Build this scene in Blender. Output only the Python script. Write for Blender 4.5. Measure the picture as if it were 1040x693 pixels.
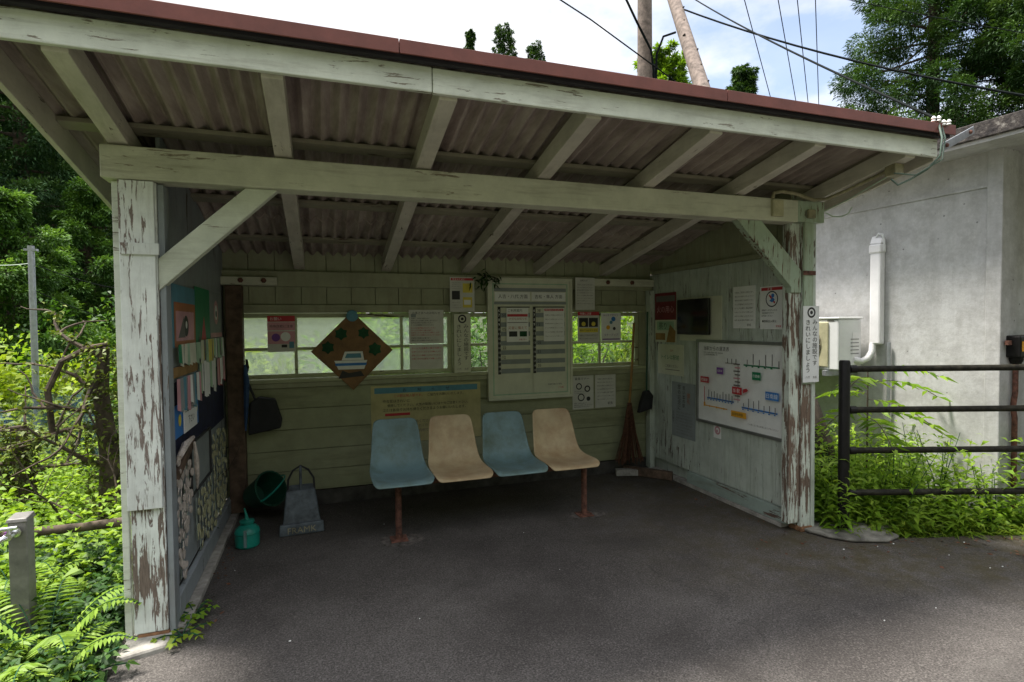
import bpy, bmesh, math, random
import numpy as np
from mathutils import Vector, Matrix
R_ = math.radians
sc = bpy.context.scene
COL = sc.collection
for o in list(bpy.data.objects): bpy.data.objects.remove(o)

# ------------------------------------------------------------------ camera
cam_d = bpy.data.cameras.new('camera'); cam = bpy.data.objects.new('camera', cam_d); COL.objects.link(cam)
cam_d.lens = 19.46; cam_d.sensor_width = 36; cam_d.clip_start = 0.05; cam_d.clip_end = 2000
Rv = Vector((0.94569751, -0.32490475, -0.00965062)); Uv = Vector((0.01916281, 0.0260897, 0.99947592)); Fv = Vector((0.32448269, 0.94538682, -0.03089905))
mw = Matrix((Rv, Uv, -Fv)).transposed().to_4x4(); mw.translation = (0.8094, -2.8204, 1.40)
cam.matrix_world = mw; sc.camera = cam

# ------------------------------------------------------------------ light
SUN_DIR = Vector((-0.30, 0.17, 1.0)).normalized()        # towards the sun
wd = bpy.data.worlds.new('World'); sc.world = wd; wd.use_nodes = True
nt = wd.node_tree; nt.nodes.clear()
out = nt.nodes.new('ShaderNodeOutputWorld'); bg = nt.nodes.new('ShaderNodeBackground'); bg.inputs['Strength'].default_value = 0.10
sky = nt.nodes.new('ShaderNodeTexSky'); sky.sky_type = 'NISHITA'; sky.sun_disc = False
sky.sun_elevation = math.asin(SUN_DIR.z); sky.sun_rotation = math.atan2(SUN_DIR.x, SUN_DIR.y)
tc = nt.nodes.new('ShaderNodeTexCoord'); mp = nt.nodes.new('ShaderNodeMapping'); mp.inputs['Scale'].default_value = (2.2, 2.2, 4.5)
mp.inputs['Location'].default_value = (0.3, 0.2, 0.1)
nz = nt.nodes.new('ShaderNodeTexNoise'); nz.inputs['Scale'].default_value = 1.0; nz.inputs['Detail'].default_value = 7; nz.inputs['Roughness'].default_value = .58
rp = nt.nodes.new('ShaderNodeValToRGB'); rp.color_ramp.elements[0].position = .36; rp.color_ramp.elements[0].color = (.25, .25, .25, 1)
rp.color_ramp.elements[1].position = .52; rp.color_ramp.elements[1].color = (1, 1, 1, 1)
nz2 = nt.nodes.new('ShaderNodeTexNoise'); nz2.inputs['Scale'].default_value = 3.1; nz2.inputs['Detail'].default_value = 6
rp2 = nt.nodes.new('ShaderNodeValToRGB'); rp2.color_ramp.elements[0].position = .3; rp2.color_ramp.elements[0].color = (3.7, 3.85, 4.1, 1)
rp2.color_ramp.elements[1].position = .7; rp2.color_ramp.elements[1].color = (5.4, 5.3, 5.2, 1)
mx = nt.nodes.new('ShaderNodeMix'); mx.data_type = 'RGBA'
nt.links.new(tc.outputs['Generated'], mp.inputs['Vector']); nt.links.new(mp.outputs['Vector'], nz.inputs['Vector']); nt.links.new(mp.outputs['Vector'], nz2.inputs['Vector'])
nt.links.new(nz.outputs['Fac'], rp.inputs['Fac']); nt.links.new(nz2.outputs['Fac'], rp2.inputs['Fac'])
nt.links.new(rp.outputs['Color'], mx.inputs['Factor']); nt.links.new(sky.outputs['Color'], mx.inputs['A']); nt.links.new(rp2.outputs['Color'], mx.inputs['B'])
sxz = nt.nodes.new('ShaderNodeSeparateXYZ'); nt.links.new(tc.outputs['Generated'], sxz.inputs[0])
zr = nt.nodes.new('ShaderNodeMapRange'); zr.interpolation_type = 'SMOOTHSTEP'; nt.links.new(sxz.outputs['Z'], zr.inputs['Value'])
zr.inputs['From Min'].default_value = .45; zr.inputs['From Max'].default_value = 1.0; zr.inputs['To Min'].default_value = 1.0; zr.inputs['To Max'].default_value = 2.9
vm = nt.nodes.new('ShaderNodeVectorMath'); vm.operation = 'SCALE'; nt.links.new(rp2.outputs['Color'], vm.inputs[0]); nt.links.new(zr.outputs[0], vm.inputs['Scale']); nt.links.new(vm.outputs['Vector'], mx.inputs['B'])
nt.links.new(mx.outputs['Result'], bg.inputs['Color']); nt.links.new(bg.outputs['Background'], out.inputs['Surface'])
sd = bpy.data.lights.new('sun', 'SUN'); sd.energy = 3.4; sd.angle = R_(10); sd.color = (1, .95, .86)
sun = bpy.data.objects.new('sun', sd); COL.objects.link(sun); sun.rotation_euler = SUN_DIR.to_track_quat('Z', 'Y').to_euler(); sun.location = (0, 0, 30)
sc.view_settings.view_transform = 'Standard'; sc.view_settings.look = 'None'; sc.view_settings.gamma = 1
sc.view_settings.exposure = 1.4
try:
    sc.cycles.max_bounces = 10; sc.cycles.diffuse_bounces = 6; sc.cycles.transparent_max_bounces = 16; sc.cycles.use_denoising = True
except Exception: pass

# ------------------------------------------------------------------ materials
def new_mat(name):
    m = bpy.data.materials.new(name); m.use_nodes = True
    n = m.node_tree; b = n.nodes['Principled BSDF']; return m, n, b
def lk(n, a, b): n.links.new(a, b)
def noise(n, vec, scale, detail=5, rough=.6, dist=0):
    t = n.nodes.new('ShaderNodeTexNoise'); t.inputs['Scale'].default_value = scale; t.inputs['Detail'].default_value = detail
    t.inputs['Roughness'].default_value = rough; t.inputs['Distortion'].default_value = dist
    lk(n, vec, t.inputs['Vector']); return t.outputs['Fac']
def ramp(n, fac, stops):
    r = n.nodes.new('ShaderNodeValToRGB'); e = r.color_ramp.elements
    while len(e) < len(stops): e.new(.5)
    for i, (p, c) in enumerate(stops):
        e[i].position = p; e[i].color = (c, c, c, 1) if not isinstance(c, (tuple, list)) else (*c, 1)
    lk(n, fac, r.inputs['Fac']); return r.outputs['Color']
def mapv(n, scale=(1, 1, 1), kind='Object', loc=(0, 0, 0)):
    t = n.nodes.new('ShaderNodeTexCoord'); m = n.nodes.new('ShaderNodeMapping'); m.inputs['Scale'].default_value = scale; m.inputs['Location'].default_value = loc
    lk(n, t.outputs[kind], m.inputs['Vector']); return m.outputs['Vector']
def mixc(n, fac, a, b, mode='MIX'):
    m = n.nodes.new('ShaderNodeMix'); m.data_type = 'RGBA'; m.blend_type = mode
    if hasattr(fac, 'node'): lk(n, fac, m.inputs['Factor'])
    else: m.inputs['Factor'].default_value = fac
    for s, v in (('A', a), ('B', b)):
        if hasattr(v, 'node'): lk(n, v, m.inputs[s])
        else: m.inputs[s].default_value = (*v, 1)
    return m.outputs['Result']
def bump(n, b, h, strength=.3, dist=.01):
    k = n.nodes.new('ShaderNodeBump'); k.inputs['Strength'].default_value = strength; k.inputs['Distance'].default_value = dist
    lk(n, h, k.inputs['Height']); lk(n, k.outputs['Normal'], b.inputs['Normal'])
def mat_plain(name, col, rough=.6, metal=0, var=.12, scale=8, spec=.4):
    m, n, b = new_mat(name); v = mapv(n)
    f = noise(n, v, scale, 6, .65); dark = tuple(c * (1 - 2 * var) for c in col); lite = tuple(min(1, c * (1 + var)) for c in col)
    lk(n, ramp(n, f, [(.3, dark), (.7, lite)]), b.inputs['Base Color'])
    b.inputs['Roughness'].default_value = rough; b.inputs['Metallic'].default_value = metal; b.inputs['Specular IOR Level'].default_value = spec
    bump(n, b, noise(n, v, scale * 12, 3), .08, .003)
    return m
def mat_paint(name, paint, under, amount=.35, axis='z', dirt=(.16, .13, .08), dirt_amt=.35, rough=.55, fine=1.0, moss=None):
    """old oil paint on timber: flaked to the wood along the grain, with grime"""
    m, n, b = new_mat(name)
    st = {'x': (1.6, 16, 16), 'y': (16, 1.6, 16), 'z': (16, 16, 1.6)}[axis]
    st = tuple(s * fine for s in st)
    v = mapv(n, st); v1 = mapv(n)
    crack = noise(n, v, 1.5, 9, .68, .6); patch = noise(n, v1, 2.4, 5, .6)
    add = n.nodes.new('ShaderNodeMath'); add.operation = 'MULTIPLY_ADD'; lk(n, patch, add.inputs[0]); add.inputs[1].default_value = .55; lk(n, crack, add.inputs[2])
    t = .775 + (.5 - amount) * .34
    fl = ramp(n, add.outputs[0], [(t - .012, 0.), (t + .012, 1.)])
    gr = noise(n, mapv(n, tuple(s * 3 for s in st)), 2.0, 5, .7)
    wood = ramp(n, gr, [(.3, tuple(c * .55 for c in under)), (.7, tuple(min(1, c * 1.25) for c in under))])
    tone = noise(n, v1, 5.5, 6, .7)
    pc = ramp(n, tone, [(.3, tuple(c * .80 for c in paint)), (.65, tuple(min(1, c * 1.06) for c in paint))])
    gd = ramp(n, noise(n, mapv(n, tuple(s * .45 for s in st), loc=(3, 1, 2)), 1.6, 7, .7, .4), [(.5, 0.), (.78, dirt_amt)])
    pc = mixc(n, gd, pc, dirt)
    if moss:
        pc = mixc(n, ramp(n, noise(n, v1, 1.7, 6, .7), [(.45, 0.), (.7, .6)]), pc, moss)
    c = mixc(n, fl, pc, wood); lk(n, c, b.inputs['Base Color'])
    lk(n, ramp(n, fl, [(0, rough), (1, .9)]), b.inputs['Roughness']); b.inputs['Specular IOR Level'].default_value = .3
    hh = n.nodes.new('ShaderNodeMath'); hh.operation = 'MULTIPLY_ADD'; lk(n, fl, hh.inputs[0]); hh.inputs[1].default_value = -.6; lk(n, gr, hh.inputs[2])
    bump(n, b, hh.outputs[0], .45, .003)
    return m
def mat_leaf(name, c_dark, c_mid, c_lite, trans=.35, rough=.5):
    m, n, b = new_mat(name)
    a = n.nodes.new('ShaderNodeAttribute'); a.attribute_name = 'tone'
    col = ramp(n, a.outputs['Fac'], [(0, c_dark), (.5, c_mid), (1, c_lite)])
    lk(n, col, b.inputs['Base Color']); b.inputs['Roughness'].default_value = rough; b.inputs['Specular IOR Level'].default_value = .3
    tr = n.nodes.new('ShaderNodeBsdfTranslucent'); lk(n, mixc(n, 1.0, col, (1.0, 1.0, .45), 'MULTIPLY'), tr.inputs['Color'])
    ms = n.nodes.new('ShaderNodeMixShader'); ms.inputs[0].default_value = trans
    o = n.nodes['Material Output']; lk(n, b.outputs[0], ms.inputs[1]); lk(n, tr.outputs[0], ms.inputs[2]); lk(n, ms.outputs[0], o.inputs['Surface'])
    return m
PAINT = (.56, .63, .56)
M = {}
M['beam'] = mat_paint('flaking mint paint, beam', (.58, .58, .46), (.26, .22, .16), .0, 'x', dirt_amt=.6, fine=2.0)
M['fascia'] = mat_paint('flaking mint paint, fascia', (.68, .71, .62), (.27, .24, .19), .10, 'x', dirt_amt=.45, fine=2.6)
M['post'] = mat_paint('flaking mint paint, post', (.78, .81, .79), (.24, .19, .17), .33, 'z', dirt_amt=.4, fine=2.3)
M['post_low'] = mat_paint('heavily flaked mint paint', (.76, .80, .77), (.20, .155, .13), .50, 'z', dirt_amt=.5, fine=2.0)
M['post_clad'] = mat_paint('mint paint on cover board', (.78, .81, .79), (.24, .19, .17), .27, 'z', dirt_amt=.35, fine=2.4)
M['post_brown'] = mat_paint('post with most paint gone', (.56, .61, .54), (.17, .12, .09), .56, 'z', dirt_amt=.5, fine=1.8)
M['brace'] = mat_paint('mint paint, brace', (.62, .65, .55), (.18, .12, .09), .02, 'x', dirt_amt=.4, fine=1.6)
M['brace_r'] = mat_paint('stained green paint, brace', (.36, .44, .33), (.14, .08, .05), .25, 'z', dirt_amt=.8, fine=1.8)
M['rafter'] = mat_paint('mint paint, rafter', (.58, .54, .47), (.16, .13, .10), .0, 'y', dirt_amt=.4, fine=1.5)
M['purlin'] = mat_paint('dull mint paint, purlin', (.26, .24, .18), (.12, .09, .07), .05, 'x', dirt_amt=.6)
M['wall_back'] = mat_paint('olive green paint on back boards', (.31, .325, .20), (.08, .07, .04), -.25, 'x', dirt=(.07, .07, .02), dirt_amt=.6)
M['wall_upper'] = mat_paint('olive green paint on upright boards', (.32, .33, .22), (.08, .07, .04), -.2, 'z', dirt_amt=.5)
M['wall_right'] = mat_paint('pale mint paint on side boards', (.50, .55, .49), (.15, .12, .10), .12, 'z', dirt=(.12, .14, .06), dirt_amt=.6, fine=2.2)
M['wall_left'] = mat_paint('blue grey paint on left panel', (.29, .32, .34), (.12, .10, .08), .0, 'z', dirt_amt=.5)
M['skirt'] = mat_paint('mint paint on skirting', (.32, .39, .35), (.14, .09, .07), .2, 'y', dirt_amt=.7)
M['sash'] = mat_paint('dull green sash paint', (.40, .42, .27), (.10, .08, .05), .05, 'x', dirt_amt=.5)
M['rot'] = mat_plain('rotten reddish timber', (.24, .12, .06), .9, var=.35, scale=25)
M['oldwood'] = mat_plain('bare brown timber', (.13, .085, .06), .85, var=.35, scale=12)
M['greywood'] = mat_plain('weathered pole timber', (.24, .19, .165), .9, var=.3, scale=14)
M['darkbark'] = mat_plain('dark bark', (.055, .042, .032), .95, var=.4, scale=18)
M['bark'] = mat_plain('bark', (.10, .075, .055), .95, var=.4, scale=12)
M['redmetal'] = mat_plain('red brown painted sheet metal', (.20, .058, .045), .42, var=.14, scale=6, spec=.5)
M['gap_shade'] = mat_plain('dark shaded gap', (.022, .018, .026), .7, var=.2)
M['black_paint'] = mat_plain('black painted steel', (.010, .009, .009), .45, var=.3, scale=20, spec=.25)
M['mossy_rail'] = mat_plain('black steel rail with lichen', (.022, .020, .014), .65, var=.5, scale=30, spec=.2)
M['steel'] = mat_plain('galvanised steel', (.42, .44, .47), .4, .7, var=.12, scale=20)
M['alu'] = mat_plain('dull aluminium frame', (.26, .27, .26), .4, .6, var=.08)
M['chrome'] = mat_plain('chrome', (.7, .7, .7), .18, 1., var=.05)
M['white'] = mat_plain('white plastic', (.72, .73, .73), .45, var=.05)
M['pvc'] = mat_plain('white duct cover', (.78, .77, .78), .4, var=.05)
M['cream'] = mat_plain('cream plastic box', (.50, .47, .30), .6, var=.15)
M['conduit'] = mat_plain('grubby beige conduit', (.30, .27, .17), .6, var=.3, scale=14)
M['paper_dim'] = mat_plain('white paper toned down as shade', (.60, .60, .55), .7, var=.08)  # white paper darkened in colour to carry the shade at the back wall
M['paper'] = mat_plain('white paper', (.80, .81, .79), .7, var=.05)
M['paper_shade'] = mat_plain('cream paper', (.62, .63, .50), .7, var=.06)
M['yellowboard'] = mat_plain('faded yellow board', (.50, .45, .22), .6, var=.15, scale=5)
M['ink'] = mat_plain('black ink', (.03, .03, .03), .6, var=.05)
M['ink_soft'] = mat_plain('faded ink', (.16, .15, .14), .7, var=.05)
M['navy'] = mat_plain('navy cloth', (.012, .014, .045), .8, var=.3, scale=20)
M['red'] = mat_plain('red print', (.50, .04, .05), .6, var=.1)
M['darkred'] = mat_plain('dark red print', (.20, .025, .035), .6, var=.2)
M['orange'] = mat_plain('orange print', (.42, .15, .06), .6, var=.15)
M['amber'] = mat_plain('amber print', (.75, .38, .03), .6, var=.05)
M['blue'] = mat_plain('blue print', (.04, .20, .55), .6, var=.08)
M['skyblue'] = mat_plain('sky blue print', (.10, .27, .36), .6, var=.12)
M['green'] = mat_plain('green print', (.02, .22, .10), .6, var=.1)
M['purple'] = mat_plain('purple print', (.18, .06, .30), .6, var=.08)
M['yellow'] = mat_plain('yellow print', (.70, .58, .08), .6, var=.08)
M['pink'] = mat_plain('pale pink print', (.62, .32, .36), .6, var=.12)
M['palegreen'] = mat_plain('pale green paper', (.36, .52, .36), .7, var=.12)
M['grey'] = mat_plain('grey print', (.26, .29, .29), .7, var=.08)
M['darkgreen'] = mat_plain('dark green cut paper', (.012, .075, .028), .8, var=.3)
M['plaque'] = mat_plain('stained wooden plaque', (.22, .115, .04), .55, var=.25, scale=7)
M['screen'] = mat_plain('dark glass', (.010, .010, .012), .08, var=.05, spec=.6)
M['teal'] = mat_plain('teal plastic', (.01, .22, .17), .4, var=.15)
M['green_plastic'] = mat_plain('dark green plastic', (.010, .065, .04), .45, var=.2)
M['bluegrey_plastic'] = mat_plain('blue grey scuffed plastic', (.09, .11, .13), .55, var=.35, scale=14)
M['darkcloth'] = mat_plain('dark matt rubber', (.022, .022, .026), .7, var=.3)
M['bluecloth'] = mat_plain('blue strap', (.03, .08, .20), .7, var=.3)
M['straw'] = mat_plain('brown broom fibre', (.13, .06, .035), .95, var=.35, scale=40)
M['bamboo'] = mat_plain('bamboo handle', (.30, .17, .05), .5, var=.2, scale=12)
M['rust'] = mat_plain('rusty steel', (.15, .065, .045), .8, var=.4, scale=30)
M['brass'] = mat_plain('grey tap box', (.21, .20, .19), .5, .3, var=.25, scale=10)
M['tag'] = mat_plain('pale wooden slice', (.56, .49, .44), .75, var=.25, scale=30)
M['tag2'] = mat_plain('yellowed wooden slice', (.46, .45, .28), .75, var=.25, scale=30)
M['kraft'] = mat_plain('kraft brown', (.32, .19, .07), .8, var=.2)
M['block'] = mat_plain('pale grey concrete', (.36, .34, .31), .9, var=.25, scale=14)
M['floorpatch'] = mat_plain('stained cement patch', (.115, .10, .09), .95, var=.45, scale=22)
M['pad'] = mat_plain('stained concrete', (.19, .18, .155), .9, var=.4, scale=10)
M['plinth'] = mat_plain('concrete darkened as shadow gap', (.07, .065, .06), .9, var=.35, scale=9)  # near-black tone holds the shadow gap at the back wall foot
M['glasswhite'] = mat_plain('white porcelain', (.8, .8, .78), .2, var=.03)
M['wire'] = mat_plain('black cable', (.006, .009, .009), .8, var=.1, spec=.08)
M['wire_green'] = mat_plain('weathered green cable', (.10, .15, .12), .6, var=.1)
M['wire_white'] = mat_plain('pale cable', (.45, .55, .45), .6, var=.1)
def seat_mat(name, col, stain):
    m, n, b = new_mat(name); v = mapv(n)
    f = ramp(n, noise(n, v, 7, 6, .7), [(.35, tuple(c * .78 for c in col)), (.7, col)])
    st = ramp(n, noise(n, mapv(n, (1, 1, 1), loc=(2, 5, 1)), 4.5, 7, .7), [(.42, 0.), (.70, .85)])
    lk(n, mixc(n, st, f, stain), b.inputs['Base Color']); b.inputs['Roughness'].default_value = .5; b.inputs['Specular IOR Level'].default_value = .35
    bump(n, b, noise(n, v, 90, 3), .1, .002); return m
M['seat_blue'] = seat_mat('faded blue seat plastic', (.17, .27, .29), (.085, .11, .07))
M['seat_cream'] = seat_mat('faded cream seat plastic', (.52, .41, .25), (.30, .18, .09))

def mat_asphalt():
    m, n, b = new_mat('asphalt'); v = mapv(n)
    base = ramp(n, noise(n, v, 1.1, 6, .62), [(.3, (.054, .048, .045)), (.72, (.096, .087, .081))])
    grit = ramp(n, noise(n, v, 120, 5, .75), [(.34, .35), (.58, 1.4), (.72, 3.2)])
    c = mixc(n, 1.0, base, grit, 'MULTIPLY')
    vs = n.nodes.new('ShaderNodeTexVoronoi'); vs.inputs['Scale'].default_value = 170; lk(n, v, vs.inputs['Vector'])
    sp_ = n.nodes.new('ShaderNodeSeparateColor'); lk(n, vs.outputs['Color'], sp_.inputs[0])
    c = mixc(n, ramp(n, sp_.outputs[0], [(.82, 0.), (.98, .45)]), c, (.20, .185, .17))
    c = mixc(n, ramp(n, sp_.outputs[1], [(.80, 0.), (.92, .45)]), c, (.018, .016, .015))
    # damp mossy staining near the right hand edge of the platform
    sx = n.nodes.new('ShaderNodeSeparateXYZ'); tcn = n.nodes.new('ShaderNodeTexCoord'); lk(n, tcn.outputs['Object'], sx.inputs[0])
    def ma(op, a, bb):
        k = n.nodes.new('ShaderNodeMath'); k.operation = op
        for i, q in enumerate((a, bb)):
            if hasattr(q, 'node'): lk(n, q, k.inputs[i])
            else: k.inputs[i].default_value = q
        return k.outputs[0]
    dline = ma('ADD', ma('MULTIPLY', sx.outputs['X'], .324), ma('MULTIPLY', sx.outputs['Y'], .946))   # distance along the fence normal
    d = ma('ADD', dline, ma('MULTIPLY', noise(n, v, 2.3, 6, .7), .75))
    near = ramp(n, d, [(.62, 0.), (1.25, 1.)])
    gate = ramp(n, sx.outputs['X'], [(0.0, 0.), (1.0, 1.)])
    gx = n.nodes.new('ShaderNodeMapRange'); lk(n, sx.outputs['X'], gx.inputs['Value']); gx.inputs['From Min'].default_value = 2.2; gx.inputs['From Max'].default_value = 3.6
    gm = ma('MULTIPLY', ma('MULTIPLY', near, gx.outputs[0]), ramp(n, noise(n, v, 6, 7, .75), [(.38, 0.), (.62, .85)]))
    c = mixc(n, gm, c, (.055, .044, .018))
    pale = ramp(n, noise(n, mapv(n, (1, 1.6, 1), loc=(7, 2, 0)), 2.0, 7, .72), [(.56, 0.), (.74, .35)])
    c = mixc(n, pale, c, (.12, .115, .105))
    dk = ramp(n, noise(n, mapv(n, (1, 1, 1), loc=(1, 9, 0)), 1.7, 6, .66, .5), [(.45, 0.), (.66, .45)])
    c = mixc(n, dk, c, (.028, .024, .022))
    vo = n.nodes.new('ShaderNodeTexVoronoi'); vo.feature = 'DISTANCE_TO_EDGE'; vo.inputs['Scale'].default_value = .55
    wv = n.nodes.new('ShaderNodeVectorMath'); wv.operation = 'ADD'; nn = n.nodes.new('ShaderNodeTexNoise'); nn.inputs['Scale'].default_value = 2.6; nn.inputs['Detail'].default_value = 7; lk(n, v, nn.inputs['Vector'])
    lk(n, v, wv.inputs[0]); lk(n, nn.outputs['Color'], wv.inputs[1]); lk(n, wv.outputs[0], vo.inputs['Vector'])
    c = mixc(n, ramp(n, vo.outputs['Distance'], [(.001, .35), (.004, 0.)]), c, (.012, .011, .010))
    lk(n, c, b.inputs['Base Color']); b.inputs['Roughness'].default_value = .82; b.inputs['Specular IOR Level'].default_value = .25
    bump(n, b, noise(n, v, 140, 4, .7), .7, .004); return m
M['asphalt'] = mat_asphalt()
def mat_concrete():
    m, n, b = new_mat('board marked concrete'); v = mapv(n)
    f = ramp(n, noise(n, v, .9, 8, .68), [(.28, (.37, .37, .37)), (.5, (.52, .52, .52)), (.72, (.60, .60, .60))])
    st = ramp(n, noise(n, mapv(n, (3.5, 3.5, .45)), 1.6, 7, .72), [(.45, 0.), (.8, .55)])
    c = mixc(n, st, f, (.23, .22, .205))
    c = mixc(n, ramp(n, noise(n, v, 7, 8, .75), [(.42, 0.), (.6, .5)]), c, (.30, .29, .275))
    c = mixc(n, ramp(n, noise(n, v, 26, 6, .8), [(.5, 0.), (.66, .4)]), c, (.60, .595, .58))
    pits = n.nodes.new('ShaderNodeTexVoronoi'); pits.inputs['Scale'].default_value = 9; lk(n, v, pits.inputs['Vector'])
    pf = ramp(n, pits.outputs['Distance'], [(.04, .7), (.075, 0.)])
    c = mixc(n, pf, c, (.09, .09, .09))
    sc2 = ramp(n, noise(n, mapv(n, (1, 1, 5)), 5, 7, .7), [(.55, 0.), (.68, .35)])
    c = mixc(n, sc2, c, (.46, .46, .47))
    lk(n, c, b.inputs['Base Color']); b.inputs['Roughness'].default_value = .85; b.inputs['Specular IOR Level'].default_value = .25
    bump(n, b, noise(n, v, 30, 6, .7), .35, .006); return m
M['concrete'] = mat_concrete()
def mat_slab():
    m, n, b = new_mat('lichen stained slab edge'); v = mapv(n)
    c = ramp(n, noise(n, v, 16, 8, .8), [(.38, (.018, .016, .018)), (.55, (.07, .06, .055)), (.68, (.33, .31, .28))])
    lk(n, c, b.inputs['Base Color']); b.inputs['Roughness'].default_value = .95; bump(n, b, noise(n, v, 40, 5), .6, .01); return m
M['slab'] = mat_slab()
def mat_sheet():
    m, n, b = new_mat('old corrugated cement sheet'); v = mapv(n)
    c = ramp(n, noise(n, mapv(n, (6, .8, 6)), 2.2, 8, .7), [(.3, (.20, .155, .135)), (.55, (.37, .31, .27)), (.75, (.50, .44, .39))])
    c2 = mixc(n, ramp(n, noise(n, v, 1.4, 5), [(.45, 0.), (.72, .5)]), c, (.10, .08, .08))
    lk(n, c2, b.inputs['Base Color']); b.inputs['Roughness'].default_value = .9; bump(n, b, noise(n, v, 60, 5), .3, .004); return m
M['sheet'] = mat_sheet()
def mat_ground():
    m, n, b = new_mat('soil and leaf litter'); v = mapv(n)
    c = ramp(n, noise(n, v, 3, 8, .7), [(.3, (.018, .022, .010)), (.5, (.035, .045, .016)), (.72, (.055, .07, .02))])
    lk(n, c, b.inputs['Base Color']); b.inputs['Roughness'].default_value = 1; bump(n, b, noise(n, v, 14, 6), .8, .04); return m
M['ground'] = mat_ground()
def mat_pane(name, milky, tint):
    m, n, b = new_mat(name); o = n.nodes['Material Output']
    tr = n.nodes.new('ShaderNodeBsdfTransparent'); tr.inputs['Color'].default_value = (*tint, 1)
    tl = n.nodes.new('ShaderNodeBsdfTranslucent'); tl.inputs['Color'].default_value = (.78, .86, .78, 1)
    gl = n.nodes.new('ShaderNodeBsdfGlossy'); gl.inputs['Roughness'].default_value = .08; gl.inputs['Color'].default_value = (.8, .8, .8, 1)
    f = ramp(n, noise(n, mapv(n), 5, 6, .7), [(.3, milky * .75), (.7, min(1, milky * 1.2))])
    m1 = n.nodes.new('ShaderNodeMixShader'); lk(n, f, m1.inputs[0]); lk(n, tr.outputs[0], m1.inputs[1]); lk(n, tl.outputs[0], m1.inputs[2])
    m2 = n.nodes.new('ShaderNodeMixShader'); m2.inputs[0].default_value = .04; lk(n, m1.outputs[0], m2.inputs[1]); lk(n, gl.outputs[0], m2.inputs[2])
    lk(n, m2.outputs[0], o.inputs['Surface']); return m
M['pane_milky'] = mat_pane('dusty glass', .50, (.90, .95, .92))
M['pane_clear'] = mat_pane('clear glass', .05, (.93, .97, .93))
def mat_net():
    m, n, b = new_mat('blue mesh net'); o = n.nodes['Material Output']
    b.inputs['Base Color'].default_value = (.06, .13, .30, 1); b.inputs['Roughness'].default_value = .7
    w = ramp(n, noise(n, mapv(n, (60, 60, 60)), 2, 2), [(.45, .12), (.6, .6)])
    tr = n.nodes.new('ShaderNodeBsdfTransparent'); ms = n.nodes.new('ShaderNodeMixShader'); lk(n, w, ms.inputs[0]); lk(n, tr.outputs[0], ms.inputs[1]); lk(n, b.outputs[0], ms.inputs[2]); lk(n, ms.outputs[0], o.inputs['Surface']); return m
M['net'] = mat_net()
M['leaf_bright'] = mat_leaf('bright weed leaves', (.075, .15, .012), (.18, .32, .025), (.33, .47, .06), .45)
M['leaf_mid'] = mat_leaf('mid green leaves', (.03, .085, .014), (.075, .17, .025), (.15, .27, .04), .35)
M['leaf_dark'] = mat_leaf('dark undergrowth leaves', (.014, .045, .014), (.032, .085, .02), (.07, .15, .03), .3)
M['leaf_yellow'] = mat_leaf('yellow green leaves', (.09, .15, .012), (.21, .30, .025), (.36, .45, .05), .45)
M['fern'] = mat_leaf('fern fronds', (.10, .19, .015), (.19, .32, .03), (.30, .43, .06), .35)
M['cedar'] = mat_leaf('cedar foliage', (.022, .060, .016), (.05, .11, .026), (.11, .18, .04), .2, .7)
M['cedar_far'] = mat_leaf('hill forest foliage', (.022, .062, .022), (.05, .115, .036), (.11, .19, .055), .2, .7)
M['broad_far'] = mat_leaf('hill broadleaf foliage', (.04, .10, .02), (.09, .19, .035), (.18, .31, .06), .3, .6)
M['weedstem'] = mat_plain('green stalk', (.09, .15, .03), .6)
M['moss'] = mat_leaf('moss and creeper', (.05, .07, .01), (.11, .15, .02), (.20, .24, .04), .25)
M['petal'] = mat_plain('purple flower', (.35, .10, .45), .6)

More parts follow.
